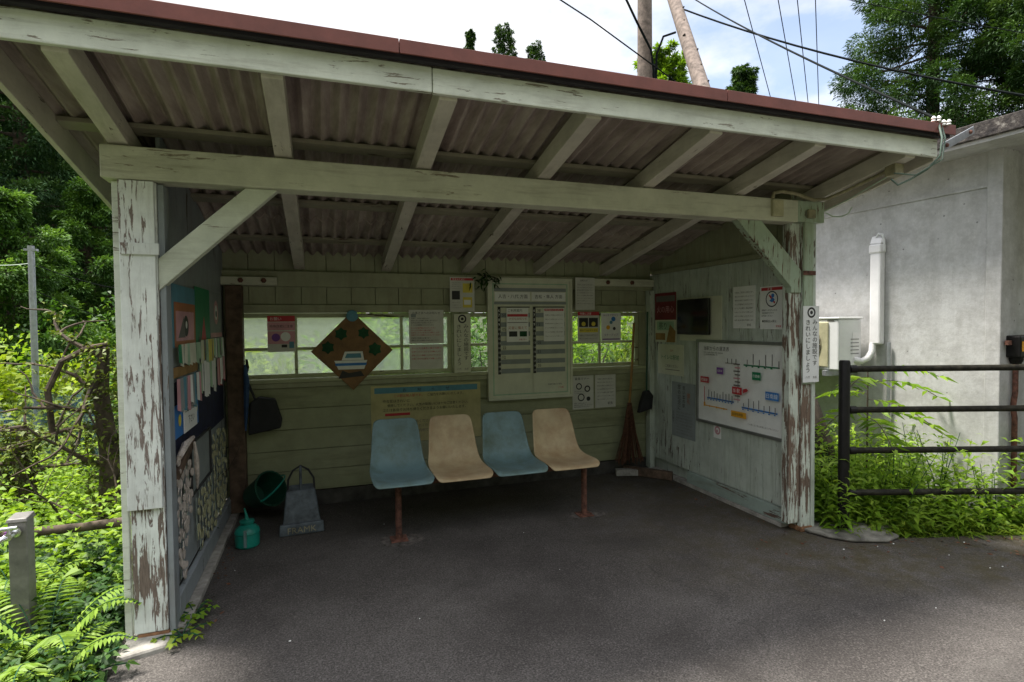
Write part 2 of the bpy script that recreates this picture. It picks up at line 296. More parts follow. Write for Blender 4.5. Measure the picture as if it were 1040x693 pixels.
# ------------------------------------------------------------------ object helpers
def tag(o, label=None, cat=None, group=None, kind=None):
    if label: o['label'] = label
    if cat: o['category'] = cat
    if group: o['group'] = group
    if kind: o['kind'] = kind
    return o
def empty(name, loc, label=None, cat=None, group=None, rz=0):
    o = bpy.data.objects.new(name, None); o.empty_display_size = .1; COL.objects.link(o); o.location = loc; o.rotation_euler = (0, 0, rz)
    return tag(o, label, cat, group)
def wloc(o):
    v = Vector((0, 0, 0))
    while o is not None: v += o.location; o = o.parent
    return v
class MB:
    """collects shapes in world coordinates, then links them as ONE mesh object"""
    def __init__(s): s.v = []; s.f = []
    def quad(s, a, b, c, d):
        i = len(s.v); s.v += [tuple(a), tuple(b), tuple(c), tuple(d)]; s.f.append((i, i + 1, i + 2, i + 3)); return s
    def hexa(s, p):
        i = len(s.v); s.v += [tuple(q) for q in p]
        for f in ((0, 3, 2, 1), (4, 5, 6, 7), (0, 1, 5, 4), (1, 2, 6, 5), (2, 3, 7, 6), (3, 0, 4, 7)): s.f.append(tuple(i + k for k in f))
        return s
    def box(s, x0, x1, y0, y1, z0, z1):
        return s.hexa([(x0, y0, z0), (x1, y0, z0), (x1, y1, z0), (x0, y1, z0), (x0, y0, z1), (x1, y0, z1), (x1, y1, z1), (x0, y1, z1)])
    def bar(s, a, b, w, h, up=(0, 0, 1)):
        a, b = Vector(a), Vector(b); d = (b - a).normalized(); sd_ = d.cross(Vector(up)).normalized(); u = sd_.cross(d)
        c = lambda p, i, j: p + sd_ * (i * w / 2) + u * (j * h / 2)
        return s.hexa([c(a, -1, -1), c(a, 1, -1), c(b, 1, -1), c(b, -1, -1), c(a, -1, 1), c(a, 1, 1), c(b, 1, 1), c(b, -1, 1)])
    def tube(s, pts, r, n=10, cap=True):
        pts = [Vector(p) for p in pts]; rs = r if isinstance(r, (list, tuple)) else [r] * len(pts)
        up = Vector((0, 0, 1)); prev = None; i0 = len(s.v)
        for k, p in enumerate(pts):
            d = (pts[min(k + 1, len(pts) - 1)] - pts[max(k - 1, 0)]).normalized()
            if prev is None:
                a = d.orthogonal().normalized()
            else:
                a = (prev - d * prev.dot(d)).normalized()
            prev = a; b = d.cross(a)
            for q in range(n):
                t = 2 * math.pi * q / n; s.v.append(tuple(p + (a * math.cos(t) + b * math.sin(t)) * rs[k]))
        for k in range(len(pts) - 1):
            for q in range(n):
                s.f.append((i0 + k * n + q, i0 + k * n + (q + 1) % n, i0 + (k + 1) * n + (q + 1) % n, i0 + (k + 1) * n + q))
        if cap:
            s.f.append(tuple(i0 + q for q in reversed(range(n)))); e = i0 + (len(pts) - 1) * n; s.f.append(tuple(e + q for q in range(n)))
        return s
    def lathe(s, c, prof, n=20, axis='z'):
        c = Vector(c); i0 = len(s.v)
        for (r, h) in prof:
            for q in range(n):
                t = 2 * math.pi * q / n; x, y = r * math.cos(t), r * math.sin(t)
                o = {'z': (x, y, h), 'y': (x, h, y), 'x': (h, x, y)}[axis]; s.v.append(tuple(c + Vector(o)))
        for k in range(len(prof) - 1):
            for q in range(n): s.f.append((i0 + k * n + q, i0 + k * n + (q + 1) % n, i0 + (k + 1) * n + (q + 1) % n, i0 + (k + 1) * n + q))
        s.f.append(tuple(i0 + q for q in reversed(range(n)))); e = i0 + (len(prof) - 1) * n; s.f.append(tuple(e + q for q in range(n)))
        return s
    def prism(s, poly, n, t):
        """extrude a planar polygon (3D points) along vector n by t"""
        nv = Vector(n).normalized() * t; k = len(poly); i = len(s.v)
        s.v += [tuple(p) for p in poly]; s.v += [tuple(Vector(p) + nv) for p in poly]
        s.f.append(tuple(i + q for q in range(k))); s.f.append(tuple(i + k + q for q in reversed(range(k))))
        for q in range(k): s.f.append((i + q, i + (q + 1) % k, i + k + (q + 1) % k, i + k + q))
        return s
    def build(s, name, mat, parent=None, bevel=0, smooth=False, loc=None):
        me = bpy.data.meshes.new(name); base = wloc(parent) if parent else Vector(loc or (0, 0, 0))
        me.from_pydata([tuple(Vector(v) - base) for v in s.v], [], s.f); me.update()
        bm = bmesh.new(); bm.from_mesh(me); bmesh.ops.recalc_face_normals(bm, faces=bm.faces); bm.to_mesh(me); bm.free()
        o = bpy.data.objects.new(name, me); COL.objects.link(o)
        if parent: o.parent = parent
        else: o.location = base
        me.materials.append(M[mat] if isinstance(mat, str) else mat)
        if smooth:
            for p in me.polygons: p.use_smooth = True
            try: me.set_sharp_from_angle(angle=R_(40))
            except Exception: pass
        if bevel:
            b = o.modifiers.new('bevel', 'BEVEL'); b.width = bevel; b.segments = 2; b.limit_method = 'ANGLE'
        return o
def copy_tree(o, parent=None):
    c = o.copy(); COL.objects.link(c); c.parent = parent
    for ch in list(o.children): copy_tree(ch, c)
    return c

# text turned into mesh geometry
_txt = {}
def text_geo(body, align='CENTER'):
    key = (body, align)
    if key not in _txt:
        c = bpy.data.curves.new('t', 'FONT'); c.body = body; c.size = 1; c.align_x = align; c.resolution_u = 2; c.space_line = 1.0
        o = bpy.data.objects.new('t', c); COL.objects.link(o); bpy.context.view_layer.update()
        me = bpy.data.meshes.new_from_object(o.evaluated_get(bpy.context.evaluated_depsgraph_get()))
        vs = np.array([v.co[:] for v in me.vertices]) if len(me.vertices) else np.zeros((1, 3)); fs = [tuple(p.vertices) for p in me.polygons]
        bpy.data.objects.remove(o); bpy.data.curves.remove(c); bpy.data.meshes.remove(me)
        _txt[key] = (vs, fs)
    return _txt[key]
class Sheet:
    """a flat notice: board plus printing. u,v are fractions of its width and height"""
    def __init__(s, kind, label, cat, p0, right, w, h, mat, thick=.003, group=None, tilt=0, parent=None, sheetname='sheet', frame=None, frame_w=.012):
        s.r = Vector(right).normalized(); up = Vector((0, 0, 1)); s.n = s.r.cross(up).normalized()
        s.u = up
        if tilt: q = Matrix.Rotation(tilt, 3, s.n); s.r = q @ s.r; s.u = q @ s.u
        s.p = Vector(p0); s.w = w; s.h = h; s.layer = 0; s.acc = {}; s.t = thick
        c = s.p + s.r * w / 2
        s.root = empty(kind, c, label, cat, group) if parent is None else parent
        b = MB(); P = s.P; o = [P(0, 0, 0), P(1, 0, 0), P(1, 1, 0), P(0, 1, 0)]
        o = [q - s.n * thick for q in o]; b.prism(o, s.n, thick); s.sheet = b.build(sheetname, mat, s.root)
        if frame:
            f = MB(); fw = frame_w; d = .5
            for (a, b_, hor) in ((0, 0, 1), (0, 1, 1), (0, 0, 0), (1, 0, 0)):
                if hor: q = [s.P2(-fw, b_ * h - (0 if b_ else fw)), s.P2(w + fw, b_ * h - (0 if b_ else fw)), s.P2(w + fw, b_ * h + (fw if b_ else 0)), s.P2(-fw, b_ * h + (fw if b_ else 0))]
                else: q = [s.P2(a * w - (0 if a else fw), 0), s.P2(a * w + (fw if a else 0), 0), s.P2(a * w + (fw if a else 0), h), s.P2(a * w - (0 if a else fw), h)]
                f.prism([x - s.n * (thick + .002) for x in q], s.n, thick + .014)
            f.build('frame', frame, s.root, bevel=.002)
    def P(s, u, v, n=0): return s.p + s.r * (u * s.w) + s.u * (v * s.h) + s.n * n
    def P2(s, a, b, n=0): return s.p + s.r * a + s.u * b + s.n * n
    def lay(s): s.layer += 1; return .0006 + s.layer * .00025
    def rect(s, u0, v0, u1, v1, mat, name='printing', skew=0):
        n = s.lay(); b = s.acc.setdefault((name, mat), MB())
        b.quad(s.P(u0, v0, n), s.P(u1, v0, n), s.P(u1 + skew, v1, n), s.P(u0 + skew, v1, n)); return s
    def disc(s, u, v, r, mat, name='printing', r2=0, k=20):
        n = s.lay(); b = s.acc.setdefault((name, mat), MB()); cx, cy = u * s.w, v * s.h
        for q in range(k):
            a0, a1 = 2 * math.pi * q / k, 2 * math.pi * (q + 1) / k
            b.quad(s.P2(cx + r2 * math.cos(a0), cy + r2 * math.sin(a0), n), s.P2(cx + r * math.cos(a0), cy + r * math.sin(a0), n), s.P2(cx + r * math.cos(a1), cy + r * math.sin(a1), n), s.P2(cx + r2 * math.cos(a1), cy + r2 * math.sin(a1), n))
        return s
    def poly(s, pts, mat, name='printing'):
        n = s.lay(); b = s.acc.setdefault((name, mat), MB()); i = len(b.v); b.v += [tuple(s.P(u, v, n)) for u, v in pts]; b.f.append(tuple(range(i, i + len(pts)))); return s
    def text(s, body, u0, v0, u1, v1, mat='ink', align='LEFT', vertical=False, fill=False, name='lettering'):
        if vertical: body = '\n'.join(body); align = 'CENTER'
        vs, fs = text_geo(body, align); lo, hi = vs.min(0), vs.max(0); W, H = (u1 - u0) * s.w, (v1 - v0) * s.h
        dx, dy = max(hi[0] - lo[0], 1e-4), max(hi[1] - lo[1], 1e-4); sx, sy = W / dx, H / dy
        if not fill: k = min(sx, sy); sx = sy = k
        n = s.lay(); b = s.acc.setdefault((name, mat), MB()); i = len(b.v)
        ox = u0 * s.w + (0 if align == 'LEFT' else (W - dx * sx) / 2); oy = v0 * s.h + (H - dy * sy) / 2
        for x, y, z in vs: b.v.append(tuple(s.P2(ox + (x - lo[0]) * sx, oy + (y - lo[1]) * sy, n)))
        b.f += [tuple(i + k2 for k2 in f) for f in fs]; return s
    def lines(s, rows, u0, v0, u1, v1, mat='ink', gap=.35):
        k = len(rows); dv = (v1 - v0) / k
        for i, t in enumerate(rows):
            if t: s.text(t, u0, v1 - (i + 1) * dv + dv * gap / 2, u1, v1 - i * dv - dv * gap / 2, mat)
        return s
    def done(s):
        for (name, mat), b in s.acc.items():
            me = bpy.data.meshes.new(name); base = wloc(s.root); me.from_pydata([tuple(Vector(v) - base) for v in b.v], [], b.f); me.materials.append(M[mat])
            o = bpy.data.objects.new(name, me); COL.objects.link(o); o.parent = s.root
        return s.root

# leaves -------------------------------------------------------------
rng = np.random.default_rng(7)
def unit(a): return a / np.maximum(np.linalg.norm(a, axis=-1, keepdims=True), 1e-9)
def leaf_arrays(pos, d, L, W, fold=.18, droop=.15):
    """one folded pointed quad per leaf"""
    N = len(pos); d = unit(d); r = rng.normal(size=(N, 3)) * .35 + np.array([0, 0, 1.]); s = unit(np.cross(d, r)); up = np.cross(s, d)
    L = np.broadcast_to(L, (N,))[:, None]; W = np.broadcast_to(W, (N,))[:, None]
    a = pos; m = pos + d * L * .45; t = pos + d * L - np.array([0, 0, 1.]) * L * droop
    return np.stack([a, m + s * W / 2 + up * W * fold, t, m - s * W / 2 + up * W * fold], 1)
def leaf_obj(name, Q, mat, parent=None, tone=None, loc=None, extra=None):
    N = len(Q); V = Q.reshape(-1, 3); base = np.array(wloc(parent) if parent else (loc or (0, 0, 0)), float); V = V - base
    me = bpy.data.meshes.new(name); me.vertices.add(N * 4); me.vertices.foreach_set('co', V.astype(np.float32).ravel())
    me.loops.add(N * 4); me.loops.foreach_set('vertex_index', np.arange(N * 4, dtype=np.int32)); me.polygons.add(N)
    me.polygons.foreach_set('loop_start', np.arange(0, N * 4, 4, dtype=np.int32))
    try: me.polygons.foreach_set('loop_total', np.full(N, 4, dtype=np.int32))
    except Exception: pass
    at = me.attributes.new('tone', 'FLOAT', 'POINT'); tone = rng.random(N) if tone is None else np.clip(tone, 0, 1); at.data.foreach_set('value', np.repeat(tone, 4).astype(np.float32))
    me.update(); me.validate(); me.materials.append(M[mat]); o = bpy.data.objects.new(name, me); COL.objects.link(o)
    if parent: o.parent = parent
    else: o.location = tuple(base)
    return o

# ================================================================== SETTING
def hill_z(x, y):
    z = np.full_like(x, -.04)
    z = np.where((x < -1.2) & (y > .9), -.04 - .9 * np.clip((-1.2 - x) / 2, 0, 1) * np.clip((y - .9) / 2, 0, 1), z)
    r = np.sqrt((x - .8) ** 2 + (y + 2.8) ** 2)
    z = z + np.clip(-y - 11, 0, 45) * .75  # unseen slope behind the camera, added to block low front sky light
    z = z + np.clip(r - 13, 0, 110) * .20 * np.clip((y - 6) / 8, 0, 1) * np.clip((6 - x) / 10 + .15, .15, 1)
    z = z + np.clip(r - 16, 0, 60) * .30 * np.clip((-x) / 6, 0, 1) * np.clip((y + 2) / 6, 0, 1)
    return z
def ground():
    g = np.concatenate([-np.geomspace(900, 12, 22), np.linspace(-11, 11, 89), np.geomspace(12, 900, 22)])
    X, Y = np.meshgrid(g, g); Z = hill_z(X, Y) + (rng.random(X.shape) - .5) * .02 * (np.abs(X) < 12) * (np.abs(Y) < 12)
    Z = np.where((X > -.3) & (X < 14) & (Y < 2.5) & (Y > -7), -.05, Z)
    n = len(g); V = np.stack([X, Y, Z], -1).reshape(-1, 3); F = [(i * n + j, i * n + j + 1, (i + 1) * n + j + 1, (i + 1) * n + j) for i in range(n - 1) for j in range(n - 1)]
    me = bpy.data.meshes.new('ground'); me.from_pydata(V.tolist(), [], F); me.materials.append(M['ground']); o = bpy.data.objects.new('ground', me); COL.objects.link(o); tag(o, kind='structure')
ground()
# platform asphalt, its far right edge runs along the pipe fence
fd = Vector((.946, -.324, 0)); fn = Vector((.324, .946, 0))
b = MB(); e0 = Vector((3.93, -.155, 0))
edge = []
random.seed(4)
for i in range(60):
    t = i * .15; p = e0 + fd * t + fn * (random.uniform(-.02, .02)); edge.append((p.x, p.y, 0))
poly = [(-.06, 0.02, 0), (-.10, -.35, 0), (-.22, -1.2, 0), (-.3, -6, 0), (14, -6, 0), (14, -3.7, 0)] + [tuple(q) for q in reversed(edge)] + [(3.93, 1.80, 0), (-.06, 1.80, 0)]
b.prism(poly, (0, 0, -1), .12); tag(b.build('platform', 'asphalt'), kind='structure')

# ================================================================== SHELTER
D = 1.75; W = 3.895
S = empty('waiting_shelter', (1.95, .9, 0), 'open fronted wooden station waiting shelter in flaking mint paint with a corrugated lean-to roof', 'shelter')
rz = lambda y: 2.185 - .2 * y          # underside of the rafters
# left post: main timber, cover board, base block
b = MB(); b.box(0, .132, 0, .11, .04, 2.035); lp = b.build('post', 'post_low', S, bevel=.004)
MB().box(-.006, .128, -.022, -.001, .60, 2.034).build('cover_board', 'post_clad', lp, bevel=.003)
MB().box(.0, .145, -.032, -.0225, 1.715, 1.765).build('cleat', 'post', lp, bevel=.002)
MB().box(.012, .138, -.006, .10, -.0, .038).build('base_block', 'rot', lp, bevel=.008)
MB().box(-.034, -.008, .0, .03, .02, 2.03).build('corner_strip', 'fascia', S, bevel=.003)
MB().box(.134, .158, .012, .10, .02, 2.03).build('corner_strip', 'wall_left', S, bevel=.003)
# right post
b = MB(); b.box(3.792, 3.872, 0, .10, .03, 2.045); rp_ = b.build('post', 'post_brown', S, bevel=.005)
MB().box(3.792, 3.87, -.0165, -.0005, .985, 2.046).build('cover_board', 'brace_r', rp_, bevel=.003)
MB().box(3.785, 3.885, -.012, .10, .0, .035).build('base_block', 'rot', rp_, bevel=.008)
MB().box(3.700, 3.788, .012, .075, .06, 2.04).build('post_lining', 'post_brown', rp_, bevel=.004)
MB().box(3.875, 3.905, -.004, .04, .02, 2.04).build('corner_strip', 'wall_right', S, bevel=.003)
MB().box(3.78, 3.882, -.024, -.0172, 1.70, 1.728).build('strap', 'rust', rp_, bevel=.001)
# beams
b = MB(); b.box(-.065, 3.725, -.03, .085, 2.037, 2.178); bm_ = b.build('front_beam', 'beam', S, bevel=.006)
MB().box(3.7255, 3.948, -.027, .083, 2.043, 2.180).build('beam_end', 'brace_r', bm_, bevel=.006)
MB().box(.11, .50, -.002 + 1.655, 1.70, 1.705, 1.765).build('back_plate', 'beam', S, bevel=.004)
MB().box(3.05, 3.76, 1.66, 1.705, 1.735, 1.80).build('back_plate', 'beam', S, bevel=.004)
MB().box(.10, 3.78, 1.702, 1.748, 1.700, 1.815).build('back_beam', 'wall_upper', S, bevel=.004)
for x in (.255, .41, 3.27, 3.52):
    MB().lathe((x, 1.652 if x < 1 else 1.657, 1.738 if x < 1 else 1.768), [(.02, 0), (.02, -.012), (.012, -.013), (.012, -.022)], 6, 'y').build('bolt', 'rust', S)
# braces
b = MB(); b.hexa([(.134, .0, 1.565), (.134, .055, 1.565), (.134, .055, 1.70), (.134, .0, 1.70), (.626, .0, 2.036), (.626, .055, 2.036), (.49, .055, 2.036), (.49, .0, 2.036)])
b = MB(); b.prism([(.133, .0, 1.562), (.133, .0, 1.702), (.49, .0, 2.036), (.628, .0, 2.036)], (0, 1, 0), .055); b.build('brace', 'brace', S, bevel=.004)
b = MB(); b.prism([(3.698, .0, 1.585), (3.786, .0, 1.585), (3.786, .0, 1.73), (3.452, .0, 2.042), (3.262, .0, 2.042), (3.70, .0, 1.62)], (0, 1, 0), .055); b.build('brace', 'brace_r', S, bevel=.004)
# rafters and purlins
for i in range(7):
    x = .0 + i * .655
    b = MB(); w = .038; y0, y1 = -.598, 1.86
    b.hexa([(x - w, y0, rz(y0)), (x + w, y0, rz(y0)), (x + w, y1, rz(y1)), (x - w, y1, rz(y1)), (x - w, y0, rz(y0) + .095), (x + w, y0, rz(y0) + .095), (x + w, y1, rz(y1) + .095), (x - w, y1, rz(y1) + .095)])
    b.build('rafter', 'rafter', S, bevel=.003)
for yc in (-.53, .07, .775, 1.40, 1.80):
    z = rz(yc) + .0985
    b = MB(); hw = .037; b.hexa([(-.235, yc - hw, z + .2 * hw), (4.13, yc - hw, z + .2 * hw), (4.13, yc + hw, z - .2 * hw), (-.235, yc + hw, z - .2 * hw), (-.235, yc - hw, z + .020 + .2 * hw), (4.13, yc - hw, z + .020 + .2 * hw), (4.13, yc + hw, z + .020 - .2 * hw), (-.235, yc + hw, z + .020 - .2 * hw)])
    b.build('purlin', 'purlin', S, bevel=.002)
# fascia, gable boards, metal edge
MB().box(-.262, 1.24, -.622, -.600, 2.318, 2.418).build('fascia_board', 'fascia', S, bevel=.004)
MB().box(1.243, 4.11, -.622, -.600, 2.316, 2.416).build('fascia_board', 'fascia', S, bevel=.004)
for xg in (-.247, 4.125):
    b = MB(); y0, y1 = -.598, 2.0
    b.hexa([(xg - .012, y0, rz(y0) + .0), (xg + .012, y0, rz(y0) + .0), (xg + .012, y1, rz(y1)), (xg - .012, y1, rz(y1)), (xg - .012, y0, rz(y0) + .125), (xg + .012, y0, rz(y0) + .125), (xg + .012, y1, rz(y1) + .125), (xg - .012, y1, rz(y1) + .125)])
    b.build('gable_board', 'rafter', S, bevel=.003)
mt = MB()
for k, (x0, x1) in enumerate(((-.29, 1.105), (1.108, 2.62), (2.623, 4.175))):
    MB().box(x0, x1, -.676, -.668, 2.428 + .0008 * k, 2.482).box(x0, x1, -.666, -.40, 2.474 - .001 * k, 2.4815).build('roof_edge_trim', 'redmetal', S, bevel=.0015)
MB().box(-.28, 4.16, -.655, -.626, 2.420, 2.438).build('gap_shade_strip', 'gap_shade', S)  # dark strip standing in for the shaded gap below the red trim
# corrugated sheets (two tiers, upper lapped over lower)
def sheet(x0, x1, y0, y1, z0, name):
    pitch = .077; n = int((x1 - x0) / pitch * 8); b = MB(); th = .008
    for k, dz in enumerate((0, th)):
        for yy in (y0, y1):
            for i in range(n + 1):
                x = x0 + (x1 - x0) * i / n; b.v.append((x, yy, z0 - .2 * yy + .017 * math.sin(2 * math.pi * x / pitch) + dz))
    m = n + 1
    for i in range(n):
        b.f += [(i, i + 1, m + i + 1, m + i), (2 * m + i, 3 * m + i, 3 * m + i + 1, 2 * m + i + 1), (i, 2 * m + i, 2 * m + i + 1, i + 1), (m + i, m + i + 1, 3 * m + i + 1, 3 * m + i)]
    b.f += [(0, m, 3 * m, 2 * m), (n, 2 * m + n, 3 * m + n, m + n)]
    b.build(name, 'sheet', S, smooth=True)
zt = 2.185 + .0985 + .020 + .008
sheet(-.275, 4.15, -.655, 1.20, zt + .009, 'roof_sheet')
sheet(-.275, 4.15, 1.06, 2.05, zt, 'roof_sheet')

# walls -----------------------------------------------------------------
def planks(axis_u, u0, u1, z0, z1, pos, thick, horiz, step, gap=.004, outward=1, normal='y', topf=None, seed=0):
    """a run of boards as one mesh; normal = wall normal axis; pos = inner face"""
    rs = random.Random(seed); b = MB()
    if horiz:
        z = z0
        while z < z1 - .01:
            z2 = min(z + step, z1); j = rs.uniform(0, .003)
            b.box(u0, u1, pos + j, pos + thick, z + gap / 2, z2 - gap / 2) if normal == 'y' else b.box(pos + (j if outward > 0 else -thick), pos + (thick if outward > 0 else -j), u0, u1, z + gap / 2, z2 - gap / 2); z = z2
    else:
        u = u0
        while u < u1 - .01:
            u2 = min(u + step, u1); j = rs.uniform(0, .004)
            if normal == 'y': b.box(u + gap / 2, u2 - gap / 2, pos + j, pos + thick, z0, z1)
            else:
                a, c = (pos + j, pos + thick) if outward > 0 else (pos - thick, pos - j)
                za, zb = (topf(u) if topf else z1), (topf(u2) if topf else z1)
                b.hexa([(a, u + gap / 2, z0), (c, u + gap / 2, z0), (c, u2 - gap / 2, z0), (a, u2 - gap / 2, z0), (a, u + gap / 2, za), (c, u + gap / 2, za), (c, u2 - gap / 2, zb), (a, u2 - gap / 2, zb)])
            u = u2
    return b
bw_ = empty('back_wall', (1.95, D, 0)); bw_.parent = S; bw_.location = (0, .85, 0)
top = lambda y: 2.185 - .2 * y + .14
planks('x', .11, 3.78, .115, .925, D, .02, True, .162, normal='y', seed=1).build('board_panel', 'wall_back', bw_, bevel=.002)
planks('x', .11, 3.78, 1.565, 1.98, D, .02, False, .185, normal='y', seed=2).build('board_panel', 'wall_upper', bw_, bevel=.002)
MB().box(.10, 3.79, 1.735, 1.84, -.02, .112).build('plinth', 'plinth', bw_)  # dark band stands in for the shadow gap under the wall boards
MB().box(.112, 3.778, 1.725, 1.772, .927, .965).build('rail', 'wall_upper', bw_, bevel=.003)
MB().box(.112, 3.778, 1.712, 1.79, .967, .995).build('sill', 'sash', bw_, bevel=.003)
MB().box(.112, 3.778, 1.728, 1.775, 1.500, 1.5625).build('head_rail', 'wall_upper', bw_, bevel=.003)
MB().box(.112, .205, 1.74, 1.775, .996, 1.499).build('jamb', 'wall_upper', bw_)
MB().box(3.645, 3.778, 1.74, 1.775, .996, 1.499).build('jamb', 'wall_upper', bw_)
# outer cladding of the back wall
MB().box(.08, 3.81, D + .075, D + .09, -.02, .985).build('outer_boards', 'wall_back', bw_)
MB().box(.08, 3.81, D + .075, D + .09, 1.51, 1.965).build('outer_boards', 'wall_back', bw_)
for k, (x0, x1, kind) in enumerate(((.207, 1.03, 'pane_milky'), (1.012, 1.845, 'pane_milky'), (1.98, 2.81, 'pane_clear'), (2.83, 3.643, 'pane_clear'))):
    yo = 1.752 + (.024 if k in (1, 2) else 0); b = MB(); fw = .034; z0, z1 = .998, 1.498
    xm = (x0 + x1) / 2
    b.box(x0, x0 + fw, yo, yo + .022, z0, z1).box(x1 - fw, x1, yo, yo + .022, z0, z1).box(x0 + fw, x1 - fw, yo, yo + .022, z0, z0 + fw).box(x0 + fw, x1 - fw, yo, yo + .022, z1 - fw, z1)
    b.box(xm - .011, xm + .011, yo + .002, yo + .018, z0 + fw, z1 - fw).box(x0 + fw, xm - .011, yo + .002, yo + .018, 1.214, 1.236).box(xm + .011, x1 - fw, yo + .002, yo + .018, 1.214, 1.236)
    b.build('window', 'sash', bw_)
    g = MB()
    for (a, c) in ((x0 + fw, xm - .011), (xm + .011, x1 - fw)):
        for (e, f) in ((z0 + fw, 1.214), (1.236, z1 - fw)): g.quad((a, yo + .010, e), (c, yo + .010, e), (c, yo + .010, f), (a, yo + .010, f))
    g.build('pane', kind, bw_)
MB().box(1.846, 1.98, 1.745, 1.79, .996, 1.499).build('window_post', 'sash', bw_)
# right wall
wr = empty('side_wall', (0, 0, 0)); wr.parent = S; wr.location = (1.85, 0, 0)
XR = 3.765
planks('y', .076, 1.748, .13, 1.845, XR, .02, False, .118, normal='x', seed=3).build('board_panel', 'wall_right', wr, bevel=.002)
planks('y', .076, 1.748, 1.885, 2.2, XR + .006, .018, False, .118, normal='x', seed=4, topf=lambda y: 2.31 - .2 * y).build('board_panel', 'wall_upper', wr, bevel=.002)
MB().box(XR - .012, XR + .02, .076, 1.70, 1.847, 1.883).build('rail', 'wall_upper', wr, bevel=.003)
MB().box(XR - .022, XR + .012, .078, 1.15, .028, .125).build('skirting', 'skirt', wr, bevel=.004)
MB().box(XR - .03, XR + .10, .11, 1.735, -.02, .026).build('plinth', 'block', wr, bevel=.004)
MB().box(3.712, XR - .001, 1.66, 1.734, .03, 1.70).build('corner_post', 'wall_right', wr, bevel=.004)
MB().box(XR + .045, XR + .06, .102, 1.76, .0, 2.0).build('outer_boards', 'wall_right', wr)
b = MB(); b.hexa([(XR + .045, .102, 2.0), (XR + .06, .102, 2.0), (XR + .06, 1.76, 2.0), (XR + .045, 1.76, 2.0), (XR + .045, .102, 2.30), (XR + .06, .102, 2.30), (XR + .06, 1.76, 1.97), (XR + .045, 1.76, 1.97)]); b.build('outer_boards', 'wall_right', wr)
# left wall
wl = empty('side_wall', (0, 0, 0)); wl.parent = S; wl.location = (-1.9, 0, 0)
XL = .128
planks('y', .112, 1.748, .14, 2.2, XL, .02, False, .41, normal='x', outward=-1, seed=5, topf=lambda y: 2.31 - .2 * y, gap=.002).build('panel', 'wall_left', wl, bevel=.002)
MB().box(XL + .001, XL + .03, .112, 1.73, .035, .138).build('skirting', 'wall_left', wl, bevel=.004)
MB().box(XL - .06, XL + .075, .05, 1.735, -.02, .03).build('plinth', 'block', wl, bevel=.006)
MB().box(.0, .015, .112, 1.76, -.02, 2.0).build('outer_boards', 'wall_left', wl)
b = MB(); b.hexa([(0, .112, 2.0), (.015, .112, 2.0), (.015, 1.76, 2.0), (0, 1.76, 2.0), (0, .112, 2.29), (.015, .112, 2.29), (.015, 1.76, 1.97), (0, 1.76, 1.97)]); b.build('outer_boards', 'wall_left', wl)
MB().box(.15, .262, 1.64, 1.735, .03, 1.70).build('corner_post', 'oldwood', wl, bevel=.006)
# electrical fittings on the beam
MB().box(3.500, 3.585, -.052, -.031, 2.062, 2.165).build('junction_box', 'cream', S, bevel=.004)
MB().box(3.79, 3.85, -.052, -.031, 2.065, 2.12).build('junction_box', 'conduit', S, bevel=.004)
pts = [(3.50, -.045, 2.17), (3.51, -.045, 2.205), (3.57, -.05, 2.218), (3.68, -.06, 2.208), (3.74, -.07, 2.187), (3.80, -.08, 2.172), (3.88, -.10, 2.180), (3.93, -.20, 2.212), (3.93, -.35, 2.242), (3.93, -.48, 2.268)]
MB().tube(pts, .011, 8).build('conduit', 'conduit', S, smooth=True)
MB().box(3.895, 3.965, -.54, -.475, 2.225, 2.29).build('junction_box', 'conduit', S, bevel=.004)
MB().tube([(3.945, -.03, 2.12), (3.95, -.2, 2.16), (3.955, -.40, 2.225), (3.96, -.52, 2.26)], .004, 6).build('cable', 'wire_white', S)
MB().tube([(3.95, -.03, 2.11), (3.99, -.05, 2.085), (4.04, -.07, 2.08), (4.08, -.09, 2.10), (4.10, -.10, 2.14)], .004, 6).build('cable', 'wire_white', S, smooth=True)

# ================================================================== BENCH OF FOUR SEATS
B_ = empty('seat_bench', (1.93, .8, 0), 'row of four moulded plastic seats in alternating blue and cream on two rusty legs', 'bench')
prof = [(1.062, .752, .10), (1.062, .745, .135), (1.055, .725, .152), (1.035, .66, .160), (1.005, .57, .168), (.975, .49, .176), (.945, .440, .184), (.89, .415, .190), (.80, .408, .193), (.70, .413, .195), (.63, .420, .193), (.598, .416, .186), (.585, .404, .165)]
def make_seat(cx, mat, label):
    n = 14; V = []; F = []
    for k, (y, z, hw) in enumerate(prof):
        a = prof[max(k - 1, 0)]; c = prof[min(k + 1, len(prof) - 1)]; t = Vector((0, c[0] - a[0], c[1] - a[1])).normalized(); nn = Vector((1, 0, 0)).cross(t)
        if nn.z + (-nn.y) < 0: nn = -nn
        curl = .030 * min(1, k / 3) * min(1, (len(prof) - 1 - k) / 3)
        for i in range(n + 1):
            u = -1 + 2 * i / n; V.append(Vector((cx + hw * u, y, z)) + nn * (curl * abs(u) ** 3.2))
    for k in range(len(prof) - 1):
        for i in range(n): a = k * (n + 1) + i; F.append((a, a + 1, a + n + 2, a + n + 1))
    b = MB(); b.v = [tuple(v) for v in V]; b.f = F; o = b.build('seat', mat, B_, smooth=True)
    s = o.modifiers.new('thickness', 'SOLIDIFY'); s.thickness = .009; s.offset = 0; s2 = o.modifiers.new('smooth', 'SUBSURF'); s2.levels = 1; s2.render_levels = 1
    tag(o, label)
for i, cx in enumerate((1.275, 1.662, 2.05, 2.438)):
    make_seat(cx, ('seat_blue', 'seat_cream')[i % 2], ('faded blue plastic seat', 'faded cream plastic seat')[i % 2])
MB().box(1.14, 2.66, .775, .825, .352, .392).build('rail', 'rust', B_, bevel=.004)
b = MB()
